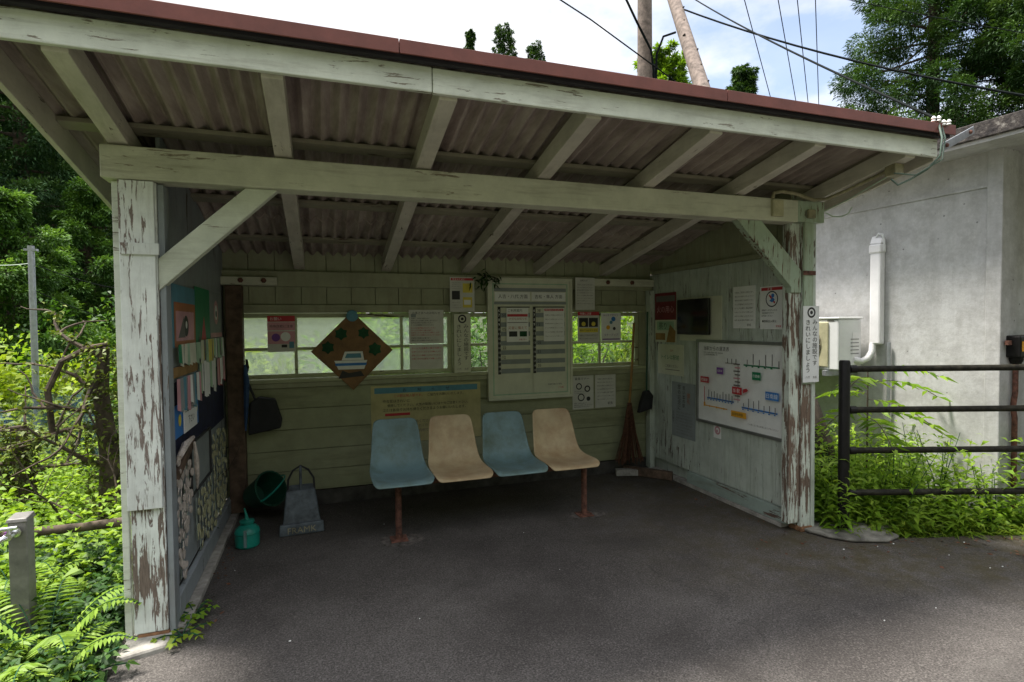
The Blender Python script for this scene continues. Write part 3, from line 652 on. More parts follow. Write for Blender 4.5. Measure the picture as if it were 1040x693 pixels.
for x in (1.275, 1.662, 2.05, 2.438): b.box(x - .11, x - .085, .67, .92, .3925, .4035).box(x + .085, x + .11, .67, .92, .3925, .4035)
b.build('seat_bracket', 'rust', B_)
for x in (1.259, 2.597):
    l = MB().tube([(x, .8, .006), (x, .8, .351)], .021, 14).build('leg', 'rust', B_, smooth=True)
    MB().box(x - .055, x + .055, .745, .855, .002, .010).build('foot_plate', 'rust', l, bevel=.002)
    for dx in (-.04, .04): MB().lathe((x + dx, .77, .010), [(.009, 0), (.009, .010), (.005, .012)], 6).build('bolt', 'rust', l)
for x, y, w_ in ((1.27, .79, .15), (2.62, .80, .13)):
    rs = random.Random(int(x * 10)); pg = [(x + w_ * rs.uniform(.8, 1.15) * math.cos(a * .5236), y + w_ * .75 * rs.uniform(.8, 1.15) * math.sin(a * .5236), .0008) for a in range(12)]
    t = MB().prism(pg, (0, 0, 1), .0012).build('floor_patch', 'floorpatch', loc=(x, y, 0)); tag(t, 'rough cement patch round the %s leg of the seat row' % ('left' if x < 2 else 'right'), 'cement patch')

# ================================================================== NOTICES
YB = D - .004    # face of the back wall
YS = 1.722       # face of the rails and sashes
RX = Vector((1, 0, 0)); RY = Vector((0, -1, 0)); LY = Vector((0, 1, 0))
def back(kind, label, cat, x0, x1, z0, z1, mat='paper_dim', y=YS, **k): return Sheet(kind, label, cat, (x0, y, z0), RX, x1 - x0, z1 - z0, mat, **k)
def right(kind, label, cat, y0, y1, z0, z1, mat='paper', x=XR - .004, **k): return Sheet(kind, label, cat, (x, y0, z0), RY, y0 - y1, z1 - z0, mat, **k)
def left(kind, label, cat, y0, y1, z0, z1, mat='paper', x=XL + .004, **k): return Sheet(kind, label, cat, (x, y0, z0), LY, y1 - y0, z1 - z0, mat, **k)
SM = ['列車をご利用のお客さまへ', '運転士または車掌にお申し出ください', '乗車券は車内でお求めください', 'きっぷは運賃箱にお入れください', 'ホームでは黄色い線の内側で', 'お待ちくださいますようお願いします', '危険ですから線路に入らないでください', 'お問い合わせは駅までお願いします']
# timetable
s = back('timetable_board', 'large framed train timetable with two columns of hours hung over the window middle', 'timetable', 2.165, 2.91, .765, 1.775, 'paper_shade', y=1.700, thick=.02, frame='paper_shade', frame_w=.022)
s.rect(.03, .02, .97, .975, 'palegreen'); s.rect(.045, .03, .955, .965, 'paper_shade')
s.rect(.05, .905, .95, .935, 'grey'); s.rect(.06, .825, .49, .90, 'paper'); s.rect(.51, .825, .94, .90, 'paper'); s.rect(.05, .795, .95, .818, 'grey')
s.text('人吉・八代 方面', .10, .842, .46, .885); s.text('吉松・隼人 方面', .55, .842, .90, .885)
for c, (u0, u1) in enumerate(((.09, .485), (.52, .925))):
    s.rect(u0, .03, u1, .775, 'paper_shade'); s.rect(u0, .20, u0 + .035, .775, 'ink'); s.rect(u0, .768, u1, .776, 'ink')
    hrs = 14; dv = .555 / hrs
    for i in range(hrs):
        v = .762 - (i + 1) * dv
        if i % 2: s.rect(u0 + .036, v, u1, v + dv, 'grey')
        s.text(str(6 + i), u0 + .006, v + .008, u0 + .03, v + dv - .008, 'paper')
        if i in ((1, 4, 8, 10), (0, 3, 7, 9, 11, 12))[c]: s.text(('12', '38', '05', '51', '22')[(i * 3 + c) % 5], u0 + .055, v + .008, u0 + .10, v + dv - .008, 'ink')
s.rect(.19, .475, .46, .765, 'paper'); s.rect(.20, .690, .45, .712, 'red'); s.text('ご利用案内', .21, .73, .44, .755); s.text('大切なお知らせ', .22, .66, .44, .685, 'orange'); s.rect(.20, .637, .45, .643, 'ink_soft'); s.text('災害に備えて', .21, .58, .44, .61, 'orange'); s.rect(.22, .52, .32, .565, 'ink'); s.rect(.35, .52, .44, .565, 'darkgreen'); s.text('お客さまへ', .34, .485, .44, .505, 'red')
s.rect(.65, .475, .915, .765, 'paper'); s.rect(.66, .738, .905, .758, 'red'); s.text('運転見合わせのお知らせ', .67, .741, .895, .755, 'paper'); s.lines(SM[:6], .67, .50, .90, .72, 'ink_soft')
s.text('普通列車のみ運転', .70, .09, .88, .11, 'ink_soft'); s.text('ご注意', .83, .06, .90, .08, 'red'); s.done()
# yellow board behind the seats
s = back('notice_board', 'faded yellow notice board with blue heading behind the two left seats', 'notice', 1.172, 2.085, .44, .908, 'yellowboard', y=YB, thick=.012)
s.rect(.03, .865, .97, .965, 'skyblue'); [s.text(ch, .28 + .13 * i, .885, .34 + .13 * i, .945, 'ink') for i, ch in enumerate('お知らせ')]
s.text('この駅は無人駅です。', .20, .79, .48, .84, 'red'); s.text('ご協力をお願いいたします。', .50, .79, .90, .84, 'ink')
s.text('待合室はきれいに', .10, .70, .38, .755, 'ink'); s.text('使用してください。火気の取扱いには十分ご注意ください。', .14, .62, .88, .68, 'ink'); s.text('ゴミは各自でお持ち帰りくださるようお願いいたします。', .10, .545, .86, .60, 'ink'); s.rect(.12, .47, .34, .515, 'red'); s.lines(SM[2:5], .12, .15, .85, .40, 'ink_soft'); s.done()
# other back wall notices
s = back('poster', 'small red topped poster stuck over the left window pane', 'poster', .421, .616, 1.205, 1.478); s.rect(0, .84, 1, 1, 'red'); s.text('お願い', .1, .87, .6, .96, 'paper'); s.rect(0, .60, 1, .82, 'pink'); s.text('特殊詐欺に注意', .08, .66, .92, .76, 'ink'); s.rect(0, .22, 1, .57, 'pink'); s.disc(.3, .40, .03, 'purple'); s.disc(.65, .42, .035, 'paper'); s.rect(.5, .12, .7, .2, 'ink'); s.rect(.78, .10, .95, .28, 'skyblue'); s.done()
s = back('notice_sheet', 'larger white notice densely printed in black and red over the window', 'notice', 1.482, 1.768, 1.245, 1.522); s.text('お客さまへのお知らせ', .1, .87, .9, .95); s.rect(.06, .78, .2, .88, 'grey'); s.lines(SM[:4], .06, .52, .94, .78, 'ink'); s.lines(SM[3:7], .06, .22, .94, .50, 'red'); s.lines(SM[:2], .06, .06, .94, .2, 'ink'); s.done()
s = back('notice_sheet', 'smaller white notice tucked below the dense printed one on the window', 'notice', 1.484, 1.764, 1.035, 1.238, x_off=0) if False else back('notice_sheet', 'short white notice hanging just below the densely printed one', 'notice', 1.484, 1.764, 1.035, 1.238, y=1.724); s.lines(SM[4:8], .06, .35, .94, .92, 'red'); s.done()
def vertical_sign(s):
    s.disc(.5, .915, s.w * .26, 'ink', r2=s.w * .17); s.disc(.5, .915, s.w * .09, 'ink')
    s.text('みんなの施設です', .57, .22, .88, .82, 'ink', vertical=True, fill=True); s.text('きれいにしましょう', .14, .13, .45, .82, 'ink', vertical=True, fill=True)
    s.text('八代', .15, .05, .42, .085, 'ink_soft'); s.text('支部', .6, .05, .85, .085, 'ink_soft'); s.done()
s = back('plaque_sign', 'narrow upright white sign with two columns of writing on the window post', 'sign', 1.856, 1.996, .992, 1.488, 'paper_shade', y=1.716, thick=.006); vertical_sign(s)
s = Sheet('plaque_sign', 'narrow upright white sign with two columns of writing on the right front post', 'sign', (3.776, -.026, .998), RX, .134, .50, 'white', .005); vertical_sign(s)
s = back('poster', 'small poster with red heading above the upright sign', 'poster', 1.82, 2.03, 1.506, 1.795, y=1.698); s.rect(.04, .9, .96, .97, 'red'); s.text('安全のために', .1, .905, .9, .965, 'paper'); s.rect(.08, .35, .40, .60, 'ink'); s.rect(.52, .55, .92, .82, 'yellow'); s.rect(.52, .12, .9, .42, 'yellow'); s.lines(SM[:4], .08, .64, .48, .86, 'ink_soft'); s.lines(SM[2:5], .08, .08, .46, .3, 'ink_soft'); s.rect(.56, .2, .84, .34, 'paper'); s.done()
s = back('notice_sheet', 'plain white typed notice right of the timetable above the window', 'notice', 2.945, 3.135, 1.52, 1.806, y=1.652); s.text('お知らせ', .25, .88, .75, .94); s.lines(SM, .08, .15, .92, .82, 'ink_soft'); s.done()
s = back('poster', 'poster with red heading, dark photographs and yellow strip over the right window', 'poster', 2.998, 3.214, 1.228, 1.503); s.rect(0, .88, 1, 1, 'red'); s.text('列車に注意', .1, .90, .9, .98, 'paper'); s.rect(.06, .5, .48, .80, 'ink'); s.rect(.52, .5, .94, .80, 'ink'); s.disc(.27, .6, .02, 'yellow'); s.disc(.73, .6, .02, 'yellow'); s.rect(.06, .32, .94, .46, 'yellow'); s.text('踏切では必ず止まれ', .1, .34, .9, .44); s.lines(SM[:2], .06, .06, .94, .28, 'ink_soft'); s.done()
s = back('poster', 'pale poster with small coloured drawings over the right window', 'poster', 3.235, 3.44, 1.235, 1.493, 'paper'); s.disc(.62, .78, .022, 'blue'); s.disc(.35, .48, .02, 'amber'); s.disc(.66, .44, .015, 'ink'); s.disc(.5, .66, .016, 'skyblue'); s.text('みんなで守ろう', .1, .88, .9, .96, 'purple'); s.rect(.06, .04, .94, .08, 'purple'); s.text('マナーアップ', .15, .15, .85, .28, 'purple'); s.done()
s = back('leaflet', 'black and white leaflet with drawings below the window beside the timetable', 'leaflet', 2.955, 3.166, .615, .922, y=YB); s.text('乗車マナー', .1, .86, .9, .95); s.disc(.3, .68, .03, 'ink', r2=.02); s.disc(.7, .6, .03, 'ink', r2=.018); s.disc(.4, .35, .035, 'ink', r2=.025); s.disc(.75, .3, .02, 'ink'); s.lines(SM[:3], .06, .04, .94, .2); s.lines(SM[2:4], .08, .45, .6, .55); s.done()
s = back('leaflet', 'typed leaflet of black lines below the window, right of the drawn one', 'leaflet', 3.184, 3.396, .617, .923, y=YB); s.lines(SM[:7], .1, .2, .9, .92); s.text('駅長', .6, .08, .85, .17); s.done()
# decorated diamond plaque
c0 = Vector((1.036, 1.705, 1.20)); q = .31
P_ = empty('diamond_plaque', c0, 'brown diamond shaped wooden plaque with a white ship and green leaves on the window', 'plaque')
MB().prism([c0 + Vector((0, 0, -q)), c0 + Vector((q, 0, 0)), c0 + Vector((0, 0, q)), c0 + Vector((-q, 0, 0))], (0, 1, 0), .014).build('board', 'plaque', P_, bevel=.002)
for dx, dz, r in ((-.085, .135, .052), (.085, .14, .048), (-.185, .03, .052), (.17, .01, .056)):
    pg = []
    for k in range(12):
        a = k * math.pi / 6; rr = r * (1 if k % 2 else .72); pg.append(c0 + Vector((dx + rr * math.cos(a), -.002, dz + rr * math.sin(a))))
    MB().prism(pg, (0, -1, 0), .004).build('leaf_cutout', 'darkgreen', P_)
MB().lathe(c0 + Vector((0, -.003, .275)), [(.042, 0), (.045, -.01), (.02, -.016)], 16, 'y').build('boss', 'skyblue', P_)
def flat(poly, mat, name, d): MB().prism([c0 + Vector((x, -d, z)) for x, z in poly], (0, -1, 0), .003).build(name, mat, P_)
flat([(-.11, -.145), (.085, -.145), (.11, -.075), (-.14, -.075)], 'paper', 'hull', .001); flat([(-.085, -.073), (.085, -.073), (.075, -.005), (-.06, -.005)], 'paper', 'cabin', .001)
flat([(-.06, -.055), (.065, -.055), (.06, -.02), (-.045, -.02)], 'skyblue', 'cabin_window', .005); flat([(-.13, -.115), (.10, -.115), (.105, -.095), (-.135, -.095)], 'blue', 'hull_stripe', .005)
flat([(-.11, -.215), (.085, -.20), (.06, -.16), (-.03, -.175), (-.08, -.152)], 'ink', 'wave', .001)
# leafy sprig hanging at the top of the timetable
sp = empty('dried_sprig', (2.12, 1.66, 1.80), 'dark leafy sprig hanging from the rafters beside the timetable top', 'sprig')
MB().tube([(2.05, 1.68, 1.83), (2.10, 1.67, 1.80), (2.14, 1.66, 1.74)], .003, 5).tube([(2.10, 1.67, 1.81), (2.18, 1.66, 1.80), (2.24, 1.655, 1.77)], .003, 5).build('stem', 'darkbark', sp)
pp = np.array([2.13, 1.665, 1.78]) + rng.normal(size=(60, 3)) * np.array([.06, .012, .035]); leaf_obj('foliage', leaf_arrays(pp, rng.normal(size=(60, 3)) * np.array([1, .3, .6]) - np.array([0, 0, .7]), .05, .02), 'leaf_dark', sp)

# right wall notices -----------------------------------------------------
s = right('route_map_board', 'white framed fare map of coloured railway lines on the right side wall', 'route map', 1.012, .088, .60, 1.235, 'paper', thick=.012, frame='alu', frame_w=.022)
s.text('当駅からの運賃表', .07, .90, .40, .955); s.text('Fare table from this station', .07, .865, .40, .888, 'ink_soft'); s.text('大人片道普通旅客運賃  (円)', .07, .835, .36, .858, 'ink_soft')
def tick(u, v, h=.07, mat='ink_soft', lab='駅'): s.rect(u - .004, v + .012, u + .004, v + .012 + h, mat, name='station_mark'); s.disc(u, v, .006, mat, name='station_mark')
def seg(u0, v0, u1, v1, mat, t=.012):
    if abs(u1 - u0) > abs(v1 - v0): s.rect(u0, min(v0, v1) - t / 2, u1, max(v0, v1) + t / 2, mat, name='railway_line')
    else: s.rect(u0 - t * .35, v0, u0 + t * .35, v1, mat, name='railway_line')
seg(.56, .755, .93, .755, 'green', .016); [tick(.60 + .065 * i, .757, (.05, .12, .06, .12, .13, .06)[i], 'ink_soft') for i in range(6)]
[s.rect(.585 + .065 * i, .735, .605 + .065 * i, .748, 'green') for i in range(5)]
seg(.35, .76, .52, .76, 'ink_soft', .006); [tick(.38 + .05 * i, .765, .04) for i in range(3)]
seg(.505, .30, .505, .76, 'ink_soft', .008); [s.rect(.47 if i % 2 else .455, .33 + i * .042, .53, .345 + i * .042, 'pink' if i % 3 == 0 else 'ink_soft', name='station_mark') for i in range(11)]
seg(.13, .30, .46, .30, 'blue', .018); [tick(.15 + .037 * i, .302, (.09, .07, .08, .06, .05)[i % 5]) for i in range(9)]
[s.rect(.14 + .037 * i, .275, .155 + .037 * i, .288, 'blue') for i in range(9)]
seg(.56, .26, .93, .26, 'blue', .018); [tick(.58 + .055 * i, .262, (.04, .10, .08, .10, .05, .06, .05)[i]) for i in range(7)]
[s.rect(.57 + .055 * i, .235, .587 + .055 * i, .248, 'blue') for i in range(7)]
seg(.11, .22, .11, .44, 'red', .012); s.rect(.10, .19, .122, .24, 'amber'); s.rect(.12, .195, .40, .208, 'amber', name='railway_line'); [s.disc(.18 + .09 * i, .20, .008, 'amber', name='station_mark') for i in range(3)]
for (u0, v0, u1, v1, c, t) in ((.27, .62, .35, .70, 'purple', '吉都線'), (.68, .60, .77, .69, 'green', '日豊線'), (.06, .49, .17, .565, 'red', '肥薩線'), (.46, .405, .57, .49, 'red', '当 駅'), (.82, .40, .95, .49, 'blue', '日南線'), (.45, .135, .62, .205, 'amber', '指宿枕崎線')):
    s.rect(u0, v0, u1, v1, c); s.text(t, u0 + .01, v0 + .018, u1 - .01, v1 - .018, 'ink' if c == 'amber' else 'paper')
s.poly([(.585, .43), (.625, .45), (.64, .47), (.625, .49), (.585, .475)], 'red'); s.text('この表にない駅は係員におたずねください', .64, .07, .95, .10, 'ink_soft'); s.done()
s = right('poster', 'dark red and cream poster beside the wall display at the back of the right wall', 'poster', 1.648, 1.32, 1.222, 1.668, 'paper_shade'); s.rect(0, .45, 1, 1, 'darkred'); s.rect(.06, .82, .94, .94, 'ink_soft'); s.text('火の用心', .1, .55, .9, .78, 'pink'); s.rect(.1, .24, .9, .42, 'palegreen'); s.text('祭り', .2, .26, .8, .4); s.poly([(.55, .0), (.95, .0), (.98, .22), (.72, .36)], 'kraft'); s.rect(.04, .04, .5, .18, 'kraft'); s.done()
s = right('wall_display', 'dark glass display in a cream frame on the right wall', 'display', 1.269, .735, 1.243, 1.606, 'paper_shade', thick=.016, sheetname='backboard'); s.done()
MB().box(XR - .045, XR - .0215, .845, 1.255, 1.296, 1.592).build('screen', 'screen', s.root, bevel=.004)
s = right('notice_sheet', 'plain grey typed notice on the right wall, left of the red topped one', 'notice', .608, .38, 1.35, 1.662, 'paper'); s.lines(SM, .08, .15, .92, .9, 'ink_soft'); s.text('駅長', .65, .05, .9, .11, 'ink_soft'); s.done()
s = right('warning_notice', 'white notice with red heading and crossed circle near the right post', 'notice', .335, .108, 1.345, 1.645, 'paper'); s.rect(.05, .90, .95, .97, 'red'); s.text('注 意', .3, .905, .7, .965, 'paper'); s.disc(.48, .70, .056, 'ink', r2=.048); s.poly([(.36, .78), (.40, .81), (.62, .62), (.58, .59)], 'red'); s.poly([(.38, .66), (.52, .74), (.60, .68), (.50, .62)], 'blue'); s.disc(.52, .78, .014, 'blue'); s.lines(['線路内への立ち入りは', '大変危険ですので', 'おやめください'], .08, .28, .92, .48); s.text('●無断立入禁止', .1, .16, .8, .22); s.text('警察署', .65, .05, .92, .10, 'red'); s.done()
s = right('notice_sheet', 'square cream notice with green lettering below the red poster', 'notice', 1.60, 1.214, .93, 1.202, 'paper_shade'); s.text('トイレは駅前', .15, .5, .85, .66, 'green'); s.text('ご利用ください', .3, .24, .8, .34, 'ink_soft'); s.rect(.3, .16, .85, .18, 'ink_soft'); s.text('案内', .5, .76, .8, .84, 'orange'); s.done()
s = right('timetable_sheet', 'tall greyish handwritten sheet with upright black writing low on the right wall', 'notice', 1.385, 1.06, .395, .875, 'grey'); s.text('思い出の駅', .46, .55, .60, .94, vertical=True); s.text('旅の記念に', .26, .5, .40, .96, vertical=True); s.text('御礼', .66, .6, .8, .86, 'orange', vertical=True); s.lines(SM, .2, .05, .9, .48, 'ink_soft'); s.text('お元気で', .04, .1, .12, .6, 'ink', vertical=True); s.done()
s = right('sticker', 'torn white sticker with pink ring just under the fare map', 'sticker', .828, .742, .478, .592, 'paper'); s.disc(.55, .55, .034, 'pink', r2=.02); s.disc(.5, .5, .012, 'pink'); s.done()

# left wall --------------------------------------------------------------
s = left('display_cloth', 'navy cloth panel covering the lower middle of the left wall display', 'cloth', .18, 1.60, .745, 1.13, 'navy', sheetname='cloth'); s.done()
s = left('poster', 'colourful poster with blue top and orange framed picture high on the left wall', 'poster', .20, .70, 1.30, 1.61, 'skyblue', x=XL + .009); s.rect(.0, .72, 1, .98, 'skyblue'); s.rect(.06, .0, 1, .72, 'orange'); s.rect(.12, .10, .92, .58, 'pink'); s.disc(.55, .34, .055, 'ink'); s.disc(.56, .36, .02, 'paper'); s.poly([(.2, .15), (.45, .5), (.5, .15)], 'ink_soft'); s.done()
s = left('poster', 'bright green poster in the middle top of the left wall', 'poster', .72, 1.13, 1.22, 1.63, 'green', x=XL + .009); s.poly([(.2, .05), (.55, .6), (.75, .1)], 'red'); s.poly([(.0, .0), (.3, .45), (.25, .0)], 'ink_soft'); s.done()
s = left('drawing', 'grey drawing of a face at the back end of the left wall', 'drawing', 1.15, 1.56, 1.33, 1.63, 'grey', x=XL + .009); s.disc(.5, .55, .08, 'pink'); s.disc(.5, .55, .05, 'paper'); s.disc(.5, .52, .022, 'navy'); s.rect(.0, .0, 1, .1, 'pink'); s.done()
s = left('kraft_banner', 'thin brown paper strip under the hanging strips on the left wall', 'banner', .19, .72, 1.155, 1.205, 'kraft', x=XL + .012); s.done()
s = left('mural_card', 'blue card with yellow and green blobs behind the white card on the left wall', 'card', .18, .72, .86, 1.02, 'blue', x=XL + .009)
for u, v, r, c in ((.2, .5, .03, 'yellow'), (.35, .75, .025, 'green'), (.55, .7, .03, 'yellow'), (.75, .8, .03, 'green'), (.9, .55, .025, 'yellow')): s.disc(u, v, r, c)
s.done()
s = left('card', 'white card with black writing pinned on the navy cloth', 'card', .345, .65, .862, 1.04, 'paper', x=XL + .016); s.text('自由にお書き', .1, .56, .92, .8); s.text('下さい', .3, .18, .75, .45); s.done()
# bundles of hanging paper strips
def strip_bundle(label, y0, y1, zt_, zb_, mats, n, seed):
    rs = random.Random(seed); t = empty('paper_strip_bundle', (XL + .02, (y0 + y1) / 2, zt_), label, 'paper strips', 'paper strips hanging on the left wall display')
    for i in range(n):
        y = y0 + (y1 - y0) * (i + .5) / n; w = (y1 - y0) / n * .42; L = (zt_ - zb_) * rs.uniform(.8, 1.05); x = XL + .016 + rs.uniform(0, .012); k = rs.uniform(-.012, .012)
        MB().prism([(x, y - w, zt_), (x + .004, y + w, zt_), (x + .006, y + w + k, zt_ - L), (x, y - w + k, zt_ - L + .01)], (1, 0, 0), .0015).build('strip', rs.choice(mats), t)
strip_bundle('pale green and white paper strips under the orange framed picture', .22, .70, 1.315, 1.20, ['palegreen', 'paper', 'green', 'paper_shade'], 11, 1)
strip_bundle('short cream and brown paper strips below the green poster', .74, 1.52, 1.325, 1.19, ['paper_shade', 'ink_soft', 'yellow', 'paper', 'palegreen'], 15, 2)
strip_bundle('long blue green paper strips over the navy cloth nearest the post', .19, .70, 1.15, .965, ['palegreen', 'skyblue', 'paper', 'grey', 'pink'], 12, 3)
strip_bundle('long pale green and pink strips over the cloth toward the back', .74, 1.22, 1.20, .985, ['palegreen', 'palegreen', 'paper', 'green'], 11, 4)
strip_bundle('red and white strips at the back end of the left wall', 1.25, 1.56, 1.19, 1.0, ['red', 'paper', 'pink'], 7, 5)
# framed blank board and driftwood
s = left('small_framed_board', 'grey panel in a thin black frame low on the left wall', 'panel', .50, 1.02, .505, .77, 'grey', x=XL + .006, frame='ink', frame_w=.010); s.done()
dw = MB(); dw.tube([(XL + .03, .16, .78), (XL + .035, .28, .82), (XL + .04, .42, .83)], [.012, .018, .008], 7); t = dw.build('driftwood_stick', 'tag', loc=(XL + .03, .16, .78), smooth=True); tag(t, 'curved pale driftwood stick resting under the navy cloth', 'driftwood')
t = MB().tube([(XL + .04, .44, .80), (XL + .045, .455, .70), (XL + .04, .49, .61), (XL + .03, .535, .53)], [.006, .013, .011, .004], 7).build('driftwood_stick', 'tag', loc=(XL + .04, .44, .8), smooth=True); tag(t, 'thin pale driftwood stick hanging down over the framed panel', 'driftwood')
t = MB().bar((XL + .02, .15, .70), (XL + .02, .50, .80), .02, .05).build('wooden_lath', 'oldwood', loc=(XL + .02, .15, .7)); tag(t, 'short brown lath slanting below the navy cloth by the post', 'lath')
# strings of wooden slices
def tag_string(y, z0, n, mat, label, seed):
    rs = random.Random(seed); t = empty('wooden_tag_string', (XL + .012, y, z0), label, 'wooden tags', 'strings of wooden slice tags on the left wall')
    c = MB().tube([(XL + .010, y, z0), (XL + .010, y, z0 - n * .048)], .0015, 5).build('cord', 'wire_white', t)
    for i in range(n):
        r = rs.uniform(.018, .025); cy, cz = y + rs.uniform(-.014, .014), z0 - i * .048 - .02 + rs.uniform(-.01, .01); ax = Matrix.Rotation(rs.uniform(-.22, .22), 3, 'Z') @ Matrix.Rotation(rs.uniform(-.15, .12), 3, 'Y')
        b = MB(); x = XL + .014 + rs.uniform(0, .012); el = rs.uniform(.8, 1.25); pg = []
        for k in range(12):
            a = k * math.pi / 6; q = ax @ Vector((0, r * math.cos(a), r * el * math.sin(a))); pg.append(Vector((x, cy, cz)) + q)
        b.prism(pg, ax @ Vector((1, 0, 0)), .004).build('tag', mat, t)
lst = [(.17, .78, 11, 'tag'), (.225, .70, 11, 'tag'), (.275, .73, 12, 'tag'), (.33, .74, 9, 'tag'), (.385, .72, 7, 'tag'), (.44, .70, 4, 'tag'), (.60, .46, 5, 'tag2'), (.68, .48, 7, 'tag2'), (.76, .48, 6, 'tag2'), (.85, .48, 7, 'tag2'), (.94, .48, 7, 'tag2'), (1.06, .72, 12, 'tag2'), (1.15, .70, 11, 'tag2'), (1.24, .72, 12, 'tag2'), (1.33, .70, 11, 'tag2'), (1.42, .70, 11, 'tag2'), (1.50, .68, 10, 'tag2')]
for i, (y, z0, n, mt_) in enumerate(lst):
    tag_string(y, z0, n, mt_, 'string of pale pinkish wooden slices hanging near the front post' if mt_ == 'tag' else ('string of yellowish wooden slices under the small framed panel' if .5 < y < 1.03 else 'long string of yellowish wooden slices toward the back of the left wall'), i + 10)

# ================================================================== THINGS IN THE SHELTER
# broom in the right corner
t = empty('broom', (3.45, 1.62, .12), 'tall bamboo handled broom leaning in the back right corner', 'broom')
MB().tube([(3.56, 1.69, 1.40), (3.53, 1.675, 1.0), (3.49, 1.66, .62)], .0115, 10).build('handle', 'bamboo', t, smooth=True)
b = MB()
rs = random.Random(3)
for i in range(90):
    a = rs.uniform(0, 6.28); r = rs.random() ** .5; x0, y0 = 3.49 + .018 * r * math.cos(a), 1.655 + .014 * r * math.sin(a); x1, y1 = 3.45 + .15 * r * math.cos(a), 1.60 + .07 * r * math.sin(a)
    b.tube([(x0, y0, .66), ((x0 * .6 + x1 * .4), (y0 * .6 + y1 * .4), .38), (x1, y1, .13 + rs.uniform(-.02, .03))], .0028, 4, cap=False)
b.build('bristles', 'straw', t); MB().lathe((3.488, 1.656, .58), [(.020, 0), (.022, .03), (.019, .08)], 12).build('binding', 'rust', t)
# dustpan hanging on the right corner post
t = empty('hanging_dustpan', (3.66, 1.63, .85), 'black dustpan hanging by a teal handle on the right corner post', 'dustpan')
MB().tube([(3.66, 1.62, 1.5), (3.655, 1.62, 1.1), (3.65, 1.62, .76)], .008, 8).build('handle', 'green_plastic', t)
MB().prism([(3.56, 1.60, .565), (3.70, 1.60, .60), (3.715, 1.60, .72), (3.67, 1.60, .775), (3.62, 1.60, .76), (3.585, 1.60, .66)], (0, 1, 0), .05).build('pan', 'darkcloth', t, bevel=.008)
# concrete and timber lying along the foot of the back wall
t = MB().hexa([(3.32, 1.60, .004), (3.66, 1.50, .004), (3.69, 1.57, .004), (3.35, 1.68, .004), (3.32, 1.60, .06), (3.66, 1.50, .06), (3.69, 1.57, .06), (3.35, 1.68, .06)]).build('concrete_block', 'block', loc=(3.5, 1.6, 0), bevel=.006); tag(t, 'pale grey concrete block on the floor in the back right corner', 'block')
t = MB().hexa([(3.42, 1.66, .004), (3.70, 1.30, .004), (3.74, 1.34, .004), (3.46, 1.70, .004), (3.42, 1.66, .075), (3.70, 1.30, .075), (3.74, 1.34, .075), (3.46, 1.70, .075)]).build('timber_offcut', 'oldwood', loc=(3.6, 1.5, 0), bevel=.004); tag(t, 'brown timber offcut lying against the right wall foot', 'timber')
# black dustpan hanging in the left corner
t = empty('hanging_dustpan', (.37, 1.66, .9), 'dark wide dustpan hanging left of the window on a cord', 'dustpan')
MB().prism([(.285, 1.62, .60), (.30, 1.62, .84), (.36, 1.62, .88), (.47, 1.62, .86), (.515, 1.62, .70), (.505, 1.62, .64)], (0, 1, 0), .07).build('pan', 'darkcloth', t, bevel=.01)
MB().tube([(.285, 1.63, 1.16), (.29, 1.63, 1.10), (.272, 1.63, 1.03), (.30, 1.63, .96), (.335, 1.64, .86)], [.008, .012, .012, .010, .008], 8).build('handle', 'darkcloth', t, smooth=True)
t = MB().tube([(.275, 1.625, 1.12), (.285, 1.60, 1.0), (.278, 1.60, .8), (.27, 1.61, .64)], [.010, .020, .016, .006], 8).build('hanging_strap', 'bluecloth', loc=(.28, 1.62, 1.1), smooth=True); tag(t, 'blue cloth strap hanging by the brown corner post', 'strap')
# teal oil can
t = empty('oil_can', (.335, 1.03, 0), 'small teal plastic can with a spout standing by the left wall', 'can')
MB().lathe((.335, 1.03, .002), [(.062, 0), (.072, .01), (.074, .055), (.071, .085), (.075, .09), (.070, .115), (.045, .135), (.038, .14), (.038, .15), (.044, .155), (.044, .165), (.020, .17)], 20).build('body', 'teal', t, smooth=True)
MB().tube([(.335, 1.03, .165), (.332, 1.03, .20), (.322, 1.03, .245)], [.016, .008, .004], 10).build('spout', 'teal', t, smooth=True)
MB().box(.324, .340, .948, .958, .02, .125).build('level_strip', 'seat_blue', t)
# dark green watering can tipped over
t = empty('bucket', (.37, 1.50, 0), 'dark green bucket tipped on its side in the back left corner', 'bucket')
ax = (Vector((.55, -.55, .35))).normalized(); ce = Vector((.315, 1.58, .16)); n_ = 20; ring = []
a1 = ax.orthogonal().normalized(); a2 = ax.cross(a1); b = MB()
for (r, h) in ((.085, 0), (.10, .08), (.122, .19), (.130, .195), (.130, .205), (.120, .205), (.10, .10), (.082, .01)):
    for q in range(n_): b.v.append(tuple(ce + ax * h + (a1 * math.cos(6.2832 * q / n_) + a2 * math.sin(6.2832 * q / n_)) * r))
for k in range(7):
    for q in range(n_): b.f.append((k * n_ + q, k * n_ + (q + 1) % n_, (k + 1) * n_ + (q + 1) % n_, (k + 1) * n_ + q))
b.f.append(tuple(range(n_))); b.f.append(tuple(7 * n_ + q for q in range(n_)))
b.build('pail', 'green_plastic', t, smooth=True)
hp = [ce + ax * (.20 + .11 * math.sin(math.pi * k / 10)) + a1 * (.128 * math.cos(math.pi * k / 10)) + a2 * .0 for k in range(11)]
MB().tube(hp, .006, 8).build('handle', 'teal', t, smooth=True)
